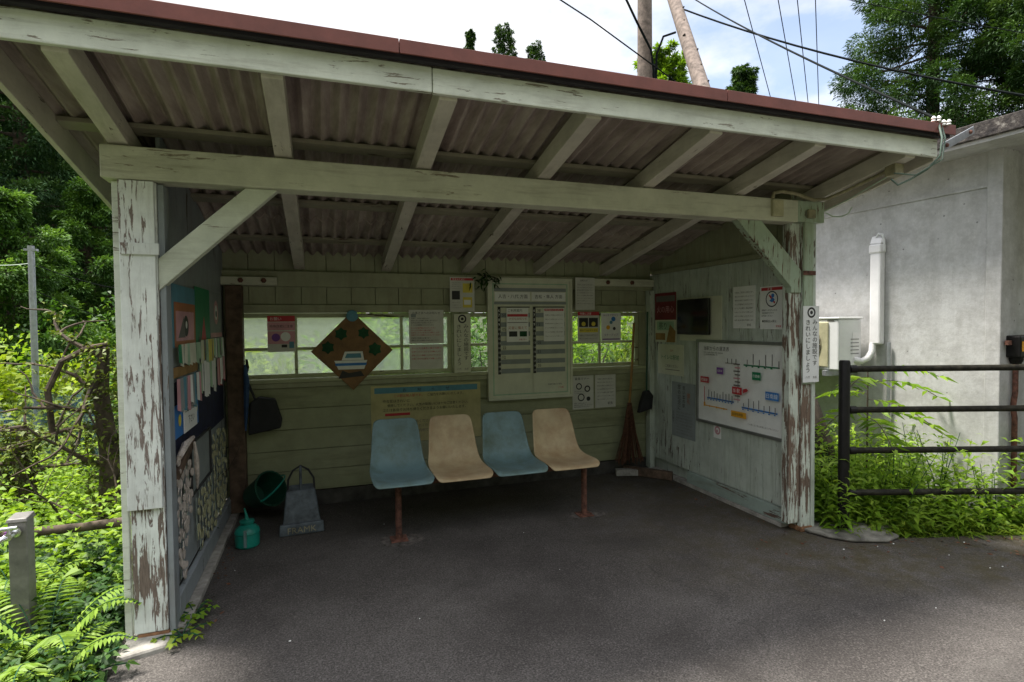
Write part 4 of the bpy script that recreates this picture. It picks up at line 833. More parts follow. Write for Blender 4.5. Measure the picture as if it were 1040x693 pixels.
# tall lobby dustpan with hoop
t = empty('lobby_dustpan', (.65, 1.22, 0), 'upright grey lobby dustpan with hoop handle and yellow lettering', 'dustpan')
b = MB(); b.hexa([(.53, 1.13, .003), (.79, 1.15, .003), (.76, 1.36, .003), (.54, 1.34, .003), (.555, 1.22, .27), (.745, 1.235, .27), (.73, 1.33, .29), (.57, 1.32, .29)]); b.build('scoop', 'bluegrey_plastic', t, bevel=.012)
b = MB(); b.hexa([(.515, 1.10, .003), (.80, 1.12, .003), (.80, 1.15, .003), (.515, 1.13, .003), (.52, 1.115, .075), (.795, 1.135, .075), (.795, 1.155, .075), (.52, 1.14, .075)]); b.build('lip', 'bluegrey_plastic', t, bevel=.006)
MB().tube([(.565, 1.25, .25), (.57, 1.26, .34), (.60, 1.265, .40), (.65, 1.27, .43), (.70, 1.27, .40), (.735, 1.265, .34), (.74, 1.26, .25)], .007, 8).build('hoop', 'darkcloth', t, smooth=True)
MB().tube([(.655, 1.20, .05), (.65, 1.24, .27), (.65, 1.27, .43)], .009, 8).build('rod', 'bluegrey_plastic', t, smooth=True)
s = Sheet('x', 'x', 'x', (.56, 1.1015, .012), Vector((.285, .02, 0)), .20, .05, 'bluegrey_plastic', .0008, parent=t, sheetname='name_plate'); s.text('FRAMK', .05, .1, .95, .9, 'conduit', fill=True); s.done()

# ================================================================== OUTSIDE, RIGHT
def inv(px, py, depth):
    """a survey point: bearing and depth from the viewpoint to a world position"""
    return Vector((.8094, -2.8204, 1.4)) + (Fv + Rv * ((px - 520) / 562.3) - Uv * ((py - 346.5) / 562.3)) * depth
a5 = R_(5.2); bd = Vector((-math.sin(a5), math.cos(a5), 0)); bn = Vector((-math.cos(a5), -math.sin(a5), 0)); bo = Vector((5.30, -.27, 0))   # wall direction, outward normal, corner
def BP(t, off, z): p = bo + bd * t + bn * off; return Vector((p.x, p.y, z))
H_ = empty('concrete_building', (6.5, 2, 0), 'grey board-marked concrete building with a flat slab roof right of the shelter', 'building')
def bblock(mb, t0, t1, o0, o1, z0, z1): return mb.hexa([BP(t0, o0, z0), BP(t0, o1, z0), BP(t1, o1, z0), BP(t1, o0, z0), BP(t0, o0, z1), BP(t0, o1, z1), BP(t1, o1, z1), BP(t1, o0, z1)])
bblock(MB(), 0, 1.95, -.2, 0, -.3, 2.60).build('wall', 'concrete', H_, bevel=.008)
bblock(MB(), .03, .2, -4.5, -.202, -.3, 2.60).build('wall', 'concrete', H_)
bblock(MB(), 1.75, 1.95, -4.5, -.202, -.3, 2.60).build('wall', 'concrete', H_)
bblock(MB(), -.004, .09, -.15, .014, -.3, 2.597).build('corner_pilaster', 'concrete', H_, bevel=.006)
b = bblock(MB(), .09, 1.9, .0015, .010, 2.335, 2.350); b.build('drip_line', 'concrete', H_)
bblock(MB(), -1.6, 2.02, -5.0, .30, 2.612, 2.722).build('roof', 'slab', H_, bevel=.006)
bblock(MB(), -1.58, 2.0, -4.9, .28, 2.585, 2.611).build('soffit', 'concrete', H_)
# steel tie plate joining the roofs
t = empty('tie_bracket', (4.35, -.5, 2.55), 'galvanised flat bar linking the shelter roof edge to the concrete slab', 'bracket')
pa, pb = inv(957, 150, 3.12), inv(989, 132, 3.42); MB().bar(pa, pb, .006, .045).build('bar', 'steel', t, bevel=.001)
for f in (.1, .85): q = pa.lerp(pb, f); MB().lathe(q + Vector((.0, -.004, 0)), [(.012, 0), (.012, -.008), (.006, -.012)], 8, 'y').build('bolt', 'rust', t)
# duct cover
p1, p2 = BP(.86, .045, 1.20), BP(.86, .045, 2.0)
t = empty('duct_cover', p1, 'white plastic duct cover running up the concrete wall above the air conditioner', 'duct')
b = bblock(MB(), .79, .88, .004, .072, 1.20, 1.985); b.build('duct', 'pvc', t, bevel=.014)
b = bblock(MB(), .784, .886, .003, .080, 1.955, 2.03); b.build('collar', 'pvc', t, bevel=.012)
b = MB(); b.hexa([BP(.788, .003, 2.03), BP(.788, .076, 2.03), BP(.882, .076, 2.03), BP(.882, .003, 2.03), BP(.79, .003, 2.085), BP(.79, .05, 2.075), BP(.88, .05, 2.10), BP(.88, .003, 2.11)]); b.build('top_cap', 'pvc', t, bevel=.012)
MB().tube([BP(.84, .05, 2.085), BP(.82, .05, 2.115), BP(.79, .05, 2.105), BP(.782, .04, 2.05), BP(.785, .03, 1.97)], .009, 8).build('cable_loop', 'white', t, smooth=True)
MB().tube([BP(.86, .05, 1.21), BP(.86, .06, 1.14), BP(.875, .09, 1.085), BP(.90, .13, 1.06), BP(.94, .17, 1.07)], .026, 12).build('hose', 'pvc', t, smooth=True)
t2 = MB().tube([BP(.74, .03, 1.22), BP(.74, .03, 1.0), BP(.74, .03, .70), BP(.745, .03, .35)], .014, 8).build('drain_pipe', 'steel', loc=BP(.74, .03, .3), smooth=True); tag(t2, 'thin grey pipe running down the concrete wall below the duct cover', 'pipe')
# air conditioner outdoor unit
t = empty('air_conditioner', BP(1.4, .3, .96), 'white outdoor air conditioner unit on the concrete wall behind the front post', 'air conditioner')
t0, t1, o0, o1, z0, z1 = .935, 1.75, .08, .37, .985, 1.425
b = bblock(MB(), t0, t1, o0, o1, z0, z1 - .012); b.build('casing', 'white', t, bevel=.012)
bblock(MB(), t0 - .008, t1 + .008, o0 - .005, o1 + .008, z1 - .0115, z1 + .006).build('lid', 'white', t, bevel=.006)
bblock(MB(), t0 + .04, t0 + .10, o1 - .0, o1 + .002, z1 - .03, z1 - .02).build('badge', 'ink_soft', t)
fc = BP(1.25, o1 + .003, 1.20); g = MB(); gm = MB()
fr = bblock(MB(), 1.02, 1.48, o1 + .001, o1 + .016, 1.01, 1.39); fr.build('fan_frame', 'cream', t, bevel=.01)
for k in range(7):
    r = .025 + .024 * k
    g.tube([fc + Vector((0, 0, 1)) * r * math.sin(a) + bd * r * math.cos(a) + bn * .018 for a in np.linspace(0, 2 * math.pi, 25)], .003, 5, cap=False)
for k in range(12):
    a = k * math.pi / 6; d = Vector((0, 0, 1)) * math.sin(a) + bd * math.cos(a); g.tube([fc + bn * .018 + d * .02, fc + bn * .018 + d * .172], .003, 5)
gm.prism([fc + bn * .014 + (Vector((0, 0, 1)) * math.sin(a) + bd * math.cos(a)) * .172 for a in np.linspace(0, 2 * math.pi, 25)[:-1]], bn, .003)
gm.build('fan_opening', 'screen', t); g.build('fan_grille', 'conduit', t)
b = MB()
bblock(MB(), .933, .9345, .10, .20, 1.03, 1.30).build('service_cover', 'pvc', t)
for k in range(5): bblock(b, .931, .9335, .12, .22, 1.12 + .03 * k, 1.128 + .03 * k)
b.build('side_louvre', 'alu', t)
for tt in (1.02, 1.64): bblock(MB(), tt, tt + .04, .003, .40, .935, .984).build('bracket', 'steel', t, bevel=.003)
# meter box on the front wall
t = empty('meter_box', (5.42, -.30, 1.1), 'small black switch box with an orange label and a downpipe on the concrete wall front', 'switch box')
def FP(t_, off, z): return BP(-off, -t_, z)
b = MB(); b.hexa([BP(.028, -.06, 1.13), BP(-.085, -.06, 1.13), BP(-.085, -.34, 1.13), BP(.028, -.34, 1.13), BP(.028, -.06, 1.285), BP(-.085, -.06, 1.285), BP(-.085, -.34, 1.285), BP(.028, -.34, 1.285)]); b.build('box', 'black_paint', t, bevel=.012)
b = MB(); b.hexa([BP(-.086, -.08, 1.175), BP(-.089, -.08, 1.175), BP(-.089, -.34, 1.175), BP(-.086, -.34, 1.175), BP(-.086, -.08, 1.245), BP(-.089, -.08, 1.245), BP(-.089, -.34, 1.245), BP(-.086, -.34, 1.245)]); b.build('label', 'amber', t)
MB().tube([BP(-.03, -.13, 1.14), BP(-.03, -.13, .88), BP(-.03, -.105, .78), BP(-.03, -.13, .70), BP(-.03, -.13, -.05)], .017, 10).build('pipe', 'rust', t, smooth=True)
MB().lathe(BP(-.03, -.13, 1.085), [(.03, 0), (.045, .03), (.045, .05)], 12).build('gland', 'black_paint', t)
MB().lathe(BP(-.03, -.03, 1.22), [(.0, 0), (.02, .0), (.02, .03), (.0, .03)], 10).build('knob', 'rust', t)
# pipe fence
F_ = empty('pipe_fence', (4.04, -.09, 0), 'black steel pipe fence with four rails at the platform edge', 'fence')
f0 = Vector((4.055, -.095, 0))
for k in range(3):
    p = f0 + fd * (2.0 * k)
    q = MB().tube([p + Vector((0, 0, .0)), p + Vector((0, 0, 1.128)), p + Vector((0, 0, 1.140))], [.034, .034, .028], 20).build('post', 'black_paint', F_, smooth=True)
for z in (1.082, .812, .543, .262):
    a, c = f0 + fd * .03 + Vector((0, 0, z)), f0 + fd * 4.0 + Vector((0, 0, z))
    r = MB().tube([a, c], .0205, 14).build('rail', 'mossy_rail', F_, smooth=True)
    MB().tube([f0 + fd * .032 + Vector((0, 0, z)), f0 + fd * .075 + Vector((0, 0, z))], .026, 14).build('socket', 'black_paint', r, smooth=True)
# concrete pad under the fence post
pg = [(3.80, .02), (3.86, -.16), (3.95, -.26), (4.14, -.34), (4.28, -.31), (4.30, -.22), (4.40, -.18), (4.36, -.06), (4.15, .06), (3.95, .10)]
t = MB().prism([(x, y, .0045) for x, y in pg], (0, 0, 1), .022).build('footing_pad', 'pad', loc=(4.05, -.1, 0), bevel=.01); tag(t, 'rough pale concrete pad around the foot of the fence post', 'footing')
# kerb stub at the left post
t = MB().hexa([(-.04, -.17, -.05), (.155, -.11, -.05), (.17, .05, -.05), (-.04, .05, -.05), (-.03, -.155, .028), (.145, -.10, .028), (.16, .05, .028), (-.03, .05, .028)]).build('footing_stone', 'block', loc=(.06, -.05, 0), bevel=.012); tag(t, 'grey concrete footing under the left front post', 'footing')

# poles ------------------------------------------------------------------
def az(a, d): return (.8094 + math.sin(R_(a)) * d, -2.8204 + math.cos(R_(a)) * d)
pb_ = inv(655, 100, 9.0); PX, PY = pb_.x, pb_.y
t = empty('utility_pole', (PX, PY, -.2), 'upright weathered wooden utility pole behind the shelter roof', 'utility pole')
MB().tube([(PX, PY, -.2), (PX, PY, 4), (PX, PY, 8.6)], [.15, .125, .105], 18).build('pole', 'greywood', t, smooth=True)
sx_ = Vector((PX, PY, 0)) + Rv * .155
MB().bar((sx_.x, sx_.y, 2.0), (sx_.x, sx_.y, 6.0 - .42), .055, .055, up=(0, 1, 0)).build('conduit', 'black_paint', t)
for dz in (0, .075): MB().lathe((PX, PY, 5.05 + 1.2 * 0 + dz), [(.122, 0), (.130, .004), (.130, .026), (.122, .03)], 20).build('band', 'glasswhite', t, smooth=True)
MB().tube([(PX - .62, PY - .1, 7.2), (PX - .5, PY - .14, 6.6), (PX - .25, PY - .16, 6.15), (PX + .02, PY - .15, 5.75), (PX + .10, PY - .15, 5.2)], .018, 8).build('cable', 'wire', t, smooth=True)
MB().tube([(PX + .12, PY - .13, 5.2), (PX + .13, PY - .14, 5.7), (PX + .25, PY - .15, 6.0), (PX + .50, PY - .12, 6.12)], .018, 8).build('cable', 'wire', t, smooth=True)
la = Vector((4.42, .62, -.2)); lb_dir = None
top_ = inv(680, -14, 8.2); q1 = inv(845, 500, 4.3)
t = empty('leaning_pole', q1, 'leaning dark wooden strut pole propped from behind the right post up to the utility pole', 'pole')
d_ = (top_ - q1).normalized(); q0 = q1 - d_ * .35; n = 10
MB().tube([q0.lerp(top_ + d_ * .5, i / 9) for i in range(10)], [.112 + (.082 - .112) * i / 9 for i in range(10)], 18).build('pole', 'greywood', t, smooth=True)
MB().tube([q0, q0.lerp(top_, .12), q0.lerp(top_, .26)], [.118, .114, .109], 18).build('dark_base', 'darkbark', t, smooth=True)  # lower length of the pole in a darker brown
rs = random.Random(5)
for k in range(9):
    q = q1.lerp(top_, .55 + .045 * k) + (-Fv) * .085 + Rv * rs.uniform(-.06, .06); b = MB().lathe(q, [(.012, -.02), (.012, .02)], 6, 'y'); b.build('bolt_hole', 'darkbark', t)
# insulator cluster
ic = inv(952, 121, 3.05)
t = empty('insulators', ic, 'cluster of small white porcelain insulators above the right roof corner', 'insulators')
for k in range(4):
    c = ic + Rv * (.028 * k - .02) + Vector((0, 0, -.010 * k + (.012 if k % 2 else 0))); MB().lathe(c, [(.006, -.016), (.013, -.012), (.007, -.003), (.013, .003), (.007, .012), (.004, .016)], 10).build('insulator', 'glasswhite', t, smooth=True)
MB().tube([ic + Vector((0, 0, -.01)), ic + Rv * .015 + Vector((0, 0, -.09))], .005, 6).build('stem', 'rust', t)
def cable(label, pts, r, mat='wire', name='cable'):
    o = MB().tube(pts, r, 6).build(name, mat, loc=pts[0], smooth=True); return tag(o, label, 'cable')
def sag(a, c, s, n=14): return [a.lerp(c, i / (n - 1)) - Vector((0, 0, 4 * s * (i / (n - 1)) * (1 - i / (n - 1)))) for i in range(n)]
cable('thick black cable sloping down from the top of the picture to the roof corner insulators', sag(inv(688, -12, 8.8), ic, .06), .0085)
cable('thick black cable running from the leaning pole across the conifers to the right edge', sag(inv(690, 8, 8.6), inv(1120, 110, 5.2), .14), .013)
cable('thin black wire dropping from upper left down behind the roof by the pole', [inv(520, -32, 7), inv(600, 20, 7.5), inv(720, 108, 8.2), inv(800, 162, 8.6)], .010)
cable('thin faint wire crossing in front of the right hand conifer tops', sag(inv(850, -3, 14), inv(1100, 43, 11), .05), .010)
for (x0, x1, y1, lab) in ((754, 785, 108, 'leftmost of four steep thin wires in the sky'), (789, 810, 112, 'second from left of four steep thin wires in the sky'), (809, 822, 116, 'third from left of four steep thin wires in the sky'), (828, 832, 118, 'rightmost of four steep thin wires in the sky')):
    cable(lab, [inv(x0, -8, 12), inv(x1, y1, 16), inv(x1 + (x1 - x0) * .5, y1 + 62, 18.4)], .010)
cable('green grey cable drooping from the insulators under the fascia end', [ic + Vector((.01, 0, -.02)), inv(957, 140, 3.0), inv(955, 158, 3.0), inv(942, 172, 3.05), inv(925, 182, 3.08), inv(912, 188, 3.1), inv(905, 182, 3.12)], .0055, 'wire_green')
cable('second thinner cable looping beside the drooping one to the conduit box', [ic + Vector((.03, 0, -.02)), inv(960, 140, 3.03), inv(957, 162, 3.02), inv(930, 178, 3.06), inv(908, 176, 3.12)], .004, 'wire_green')

# ================================================================== OUTSIDE, LEFT
t = empty('tap_post', (-.455, .18, -.05), 'grey metal tap post with a chrome faucet among the ferns', 'tap post')
MB().box(-.500, -.432, .145, .215, -.08, .555).build('post', 'brass', t, bevel=.004)
b = MB(); b.hexa([(-.505, .138, .555), (-.427, .138, .555), (-.427, .222, .555), (-.505, .222, .555), (-.501, .143, .570), (-.431, .143, .570), (-.431, .217, .580), (-.501, .217, .580)]); b.build('cap', 'brass', t, bevel=.003)
fz = .515
fo = empty('faucet', (-.47, .14, fz)); fo.parent = t; fo.location = Vector((-.47, .14, fz)) - Vector((-.455, .18, -.05))
MB().lathe((-.468, .14, fz), [(.022, 0), (.022, -.008), (.012, -.010), (.012, -.045), (.016, -.047), (.016, -.07), (.010, -.072)], 14, 'y').build('body', 'chrome', fo, smooth=True)
MB().tube([(-.468, .085, fz), (-.485, .06, fz - .004), (-.503, .045, fz - .02), (-.508, .042, fz - .065)], [.012, .012, .011, .010], 10).build('spout', 'chrome', fo, smooth=True)
MB().tube([(-.468, .08, fz + .012), (-.468, .08, fz + .034)], .006, 8).tube([(-.515, .075, fz + .034), (-.44, .085, fz + .034)], .0075, 8).build('handle', 'chrome', fo, smooth=True)
# low rail of an old fence
t = MB().tube([(-2.6, 1.05, .26), (-1.4, .96, .275), (-.9, .93, .27), (-.5, .90, .275), (-.2, .88, .29), (-.04, .86, .30)], [.02, .024, .026, .025, .027, .022], 10).build('fence_rail', 'bark', loc=(-1, .9, .2), smooth=True); tag(t, 'weathered brown log rail low behind the ferns', 'log')
# far concrete pole
qx = inv(33, 300, 6.4)
t = empty('utility_pole', (qx.x, qx.y, -1), 'slender grey concrete pole in front of the forest at far left', 'utility pole')
zt2 = inv(34, 250, 6.4).z
MB().tube([(qx.x, qx.y, -2.2), (qx.x, qx.y, zt2)], [.036, .033], 12).build('pole', 'steel', t, smooth=True)
for dz, dx in ((-.06, .06), ): MB().box(qx.x - dx, qx.x + dx, qx.y - .03, qx.y + .03, zt2 + dz, zt2 + dz + .025).build('crossarm', 'steel', t)
tp = Vector((qx.x, qx.y, zt2 - .2))
cable('wire from the far grey pole off the left edge', sag(tp, inv(-60, 262, 6), .05), .005, 'wire_white'); cable('wire from the far grey pole to the right behind the post', sag(tp, inv(140, 296, 7), .05), .005); cable('lower wire from the far grey pole sloping right', sag(tp - Vector((0, 0, .3)), inv(150, 335, 7), .05), .005)
# blue mesh net
pts = []
b = MB(); nx, nzz = 40, 8
for j in range(nzz + 1):
    for i in range(nx + 1):
        x = -4.6 + 4.2 * i / nx; y = 3.7 - .15 * (x + 2) + .10 * math.sin(i * .9) + .05 * math.sin(j * 2 + i); z = -.45 + (1.12 + .14 * math.sin(i * .5) + .09 * math.sin(i * 1.7)) * j / nzz; b.v.append((x, y, z))
for j in range(nzz):
    for i in range(nx): a = j * (nx + 1) + i; b.f.append((a, a + 1, a + nx + 2, a + nx + 1))
t = b.build('mesh_net', 'net', loc=(-2.5, 4.4, 0), smooth=True); tag(t, 'sagging blue mesh net stretched behind the creepers', 'net')

# ================================================================== PLANTS
def cloud(n, c, r, shell=.35):
    p = unit(rng.normal(size=(n, 3))) * (rng.random((n, 1)) ** shell) * np.array(r) + np.array(c); return p
def tufts(n_stem, region, h0, h1, per, L, W, lean=.25):
    """leafy stems; region() gives base points"""
    base = region(n_stem); n_stem = len(base); h = h0 + (h1 - h0) * rng.random(n_stem) ** 1.3; ln = rng.normal(size=(n_stem, 2)) * lean
    Q = []; T = []; f = (np.arange(per) + .5) / per
    P = np.repeat(base[:, None, :], per, 1).astype(float); ff = np.broadcast_to(f, (n_stem, per)) * (.9 + .1 * rng.random((n_stem, per)))
    P[..., 2] += ff * h[:, None]; P[..., 0] += ln[:, :1] * h[:, None] * ff ** 1.6; P[..., 1] += ln[:, 1:] * h[:, None] * ff ** 1.6
    ang = np.arange(per)[None] * 2.4 + rng.random((n_stem, 1)) * 6.28; dr = np.stack([np.cos(ang), np.sin(ang), .15 + .6 * ff + rng.normal(size=ang.shape) * .2], -1)
    Ls = (L * (.6 + .6 * rng.random((n_stem, per))) * (1.15 - .5 * ff)).ravel()
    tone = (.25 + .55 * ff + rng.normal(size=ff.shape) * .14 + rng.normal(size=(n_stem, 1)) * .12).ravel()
    return leaf_arrays(P.reshape(-1, 3), dr.reshape(-1, 3), Ls, Ls * W / L, .15, .35), tone, (base, h, ln)
def stems_mesh(info, r=.0025, every=1):
    base, h, ln = info; b = MB()
    for i in range(0, len(base), every):
        p = Vector(base[i]); b.tube([p, p + Vector((ln[i, 0] * h[i] * .33, ln[i, 1] * h[i] * .33, h[i] * .5)), p + Vector((ln[i, 0] * h[i], ln[i, 1] * h[i], h[i]))], [r, r * .8, r * .4], 4, cap=False)
    return b
def pinnate(name, base, stems, mat, label, seed, leaflet=.09, cat='plant', n=7, parent=None, group=None, wid=.28, stemmat='bark'):
    """shrub of pinnate compound leaves: list of (azimuth, rise, reach) fronds at heights"""
    r = np.random.default_rng(seed); t = empty(name, base, label, cat, group); b = MB(); P = []; Dv = []; Ls = []
    for (z, a, reach, rise) in stems:
        o = Vector(base) + Vector((0, 0, z)); d = Vector((math.cos(a), math.sin(a), 0)); side = Vector((-d.y, d.x, 0)); prev = []
        for k in range(n + 1):
            f = k / n; p = o + d * reach * f + Vector((0, 0, rise * f - reach * .45 * f * f)); prev.append(p)
            if k:
                for s_ in (-1, 1): P.append(p); Dv.append(d * .45 + side * s_ + Vector((0, 0, -.12 + r.normal() * .1))); Ls.append(leaflet * (1.15 - .6 * abs(f - .45)))
        P.append(prev[-1]); Dv.append(d + Vector((0, 0, -.2))); Ls.append(leaflet * .9); b.tube(prev, .003, 4, cap=False)
    if max(s_[0] for s_ in stems) > .02: b.tube([Vector(base), Vector(base) + Vector((0, 0, max(s_[0] for s_ in stems)))], [.009, .005], 6)
    b.build('stem', stemmat, t); Ls = np.array(Ls); leaf_obj('foliage', leaf_arrays(np.array([p[:] for p in P]), np.array([d[:] for d in Dv]), Ls, Ls * wid, .12, .2), mat, t, tone=.45 + r.normal(size=len(Ls)) * .2); return t

# weeds behind the pipe fence
def reg_right(n):
    u = rng.random(n) ** 1.3 * 4.0 - .05; v = rng.random(n) ** .8 * 2.2 + .03
    p = np.array([3.97, -.15, -.05]) + u[:, None] * np.array(fd) + v[:, None] * np.array(fn)
    wall = (p[:, 0] - 5.30) * math.cos(a5) + (p[:, 1] + .27) * math.sin(a5)   # keep out of the building
    p = p[((wall < -.04) | (p[:, 1] < -.36)) & (p[:, 0] > 3.96)]
    return p
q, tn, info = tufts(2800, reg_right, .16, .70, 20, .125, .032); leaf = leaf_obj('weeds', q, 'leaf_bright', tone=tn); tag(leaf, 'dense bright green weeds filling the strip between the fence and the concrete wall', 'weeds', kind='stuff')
st = stems_mesh(info, .002, 3).build('weed_stems', 'leaf_mid'); st.data.materials[0] = M['weedstem']; tag(st, 'thin upright stems of the weeds behind the fence', 'weeds', kind='stuff')
q, tn, info = tufts(2600, reg_right, .03, .16, 8, .045, .022, .5); leaf = leaf_obj('ground_cover', q, 'leaf_mid', tone=tn); tag(leaf, 'low leafy ground cover along the platform edge on the right', 'ground cover', kind='stuff')
def reg_edge(n):
    u = rng.random(n) * 6; v = np.abs(rng.normal(size=n)) * .05 - .02; return np.array([4.0, -.16, -.02]) + u[:, None] * np.array(fd) + v[:, None] * np.array(fn)
q, tn, info = tufts(500, reg_edge, .05, .22, 7, .10, .008, .8); leaf = leaf_obj('grass', q, 'leaf_yellow', tone=tn * .6); tag(leaf, 'fringe of long grass hanging over the asphalt edge by the fence', 'grass', kind='stuff')
for i, (u, v, hh, lab) in enumerate(((.18, .45, .55, 'leafy weed standing just right of the fence post'), (.55, .30, .62, 'tall pale stalked weed behind the second fence rail'), (.88, .35, .72, 'tallest slender weed with feathery top before the concrete wall'), (1.15, .25, .50, 'bushy weed at the right edge of the picture behind the fence'))):
    p = Vector((3.97, -.15, -.05)) + fd * u + fn * v; t = empty('tall_weed', p, lab, 'plant', 'taller weeds behind the pipe fence')
    f_ = lambda n, p=p: np.array([p[:]] * n) + rng.normal(size=(n, 3)) * np.array([.05, .05, 0])
    q, tn, info = tufts(7, f_, hh * .75, hh, 22, .11, .022, .15); stems_mesh(info, .004).build('stem', 'darkgreen', t); leaf_obj('foliage', q, 'leaf_bright', t, tone=tn)
wb = inv(880, 520, 4.15)
pinnate('compound_leaf_shrub', (wb.x, wb.y, -.05), [(1.02, R_(200), .38, .10), (.98, R_(-15), .55, .14), (1.08, R_(-50), .42, .16), (.80, R_(185), .45, .10), (.78, R_(-30), .50, .06), (.72, R_(235), .48, .10), (.6, R_(-10), .45, .02), (.9, R_(100), .3, .1), (.86, R_(-75), .4, .05)], 'leaf_bright', 'shrub with long feather-like compound leaves beside the air conditioner', 4, .13, 'shrub', 7)

# left undergrowth
def reg_left(x0, x1, y0, y1, z=None):
    def f(n):
        p = np.stack([x0 + (x1 - x0) * rng.random(n), y0 + (y1 - y0) * rng.random(n), np.zeros(n)], 1); p[:, 2] = hill_z(p[:, 0], p[:, 1]) if z is None else z
        k = (p[:, 0] < -.06) & ~((np.abs(p[:, 0] + .46) < .07) & (p[:, 1] < .24) & (p[:, 1] > -1)); return p[k]
    return f
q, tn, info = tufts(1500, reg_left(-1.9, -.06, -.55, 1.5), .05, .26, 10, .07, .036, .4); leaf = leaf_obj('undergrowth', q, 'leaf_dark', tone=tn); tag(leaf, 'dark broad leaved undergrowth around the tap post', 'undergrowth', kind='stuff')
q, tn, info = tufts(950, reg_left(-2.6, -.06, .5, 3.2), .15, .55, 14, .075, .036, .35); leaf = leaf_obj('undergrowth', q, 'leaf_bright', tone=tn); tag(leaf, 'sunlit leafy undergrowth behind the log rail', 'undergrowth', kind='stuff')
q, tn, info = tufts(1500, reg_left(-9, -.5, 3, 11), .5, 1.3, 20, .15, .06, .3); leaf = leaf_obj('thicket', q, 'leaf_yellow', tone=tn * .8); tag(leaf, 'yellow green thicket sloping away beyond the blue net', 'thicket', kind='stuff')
def frond(b, P, Dv, Ls, o, a, reach, rise, n=20, pl=.085):
    d = Vector((math.cos(a), math.sin(a), 0)); side = Vector((-d.y, d.x, 0)); pr = []
    for k in range(n + 1):
        f = k / n; p = o + d * reach * f + Vector((0, 0, rise * math.sin(f * 1.9) - .10 * reach * f * f)); pr.append(p)
        if k > 1:
            for s_ in (-1, 1): P.append(p); Dv.append(side * s_ + d * .35 + Vector((0, 0, .05 - .15 * f))); Ls.append(pl * (math.sin(math.pi * min(.97, .18 + f * .85)) + .08))
    b.tube(pr, .0022, 4, cap=False)
ferns = [((-.33, .02, -.03), 'large bright fern right of the tap post', 7, .34, .26, -20, .085), ((-.26, -.20, -.03), 'yellow green fern at the foot of the left front post', 7, .30, .16, 10, .075), ((-.50, -.22, -.03), 'fern in the bottom left corner in front of the tap post', 7, .30, .15, -60, .08), ((-.62, .50, -.03), 'smaller fern behind the tap post', 6, .3, .25, 30, .08)]
for i, (bp_, lab, n, reach, rise, a0, pl) in enumerate(ferns):
    t = empty('fern', bp_, lab, 'fern', 'ferns beside the shelter'); b = MB(); P = []; Dv = []; Ls = []; r = random.Random(i)
    for k in range(n): frond(b, P, Dv, Ls, Vector(bp_), R_(a0 + 360 * k / n + r.uniform(-20, 20)), reach * r.uniform(.8, 1.15), rise * r.uniform(.7, 1.5), 22, pl)
    b.build('stem', 'darkgreen', t); Ls = np.array(Ls); leaf_obj('frond_leaflets', leaf_arrays(np.array([p[:] for p in P]), np.array([d[:] for d in Dv]), Ls, .016, .1, .12), 'fern', t, tone=.5 + rng.normal(size=len(Ls)) * .15)
pinnate('leafy_weed', (-.14, -.24, -.03), [(0.02, R_(a), .18, .14) for a in range(0, 360, 52)], 'leaf_mid', 'small leafy weed at the front foot of the left post', 9, .055, n=4, stemmat='darkgreen', wid=.4)
pinnate('leafy_weed', (.19, -.02, .0), [(0.01, R_(a), .10, .07) for a in range(20, 360, 60)], 'leaf_yellow', 'tiny bright weed growing from the crack right of the left post', 11, .035, n=3, stemmat='darkgreen', wid=.7)
pinnate('leafy_weed', (.205, .16, .0), [(0.01, R_(a), .08, .07) for a in range(0, 360, 60)], 'leaf_bright', 'second tiny weed growing along the left wall foot', 12, .035, n=3, stemmat='darkgreen', wid=.7)
t = empty('purple_flower', (-.60, .25, -.03), 'small purple flower head left of the tap post', 'flower'); cf = inv(7, 543, 3.0)
t.location = (cf.x, cf.y, -.03); MB().tube([(cf.x, cf.y, -.03), (cf.x, cf.y, cf.z)], .002, 4).build('stem', 'darkgreen', t); leaf_obj('petals', leaf_arrays(np.array([cf[:]] * 40), unit(rng.normal(size=(40, 3))), .022, .008), 'petal', t)
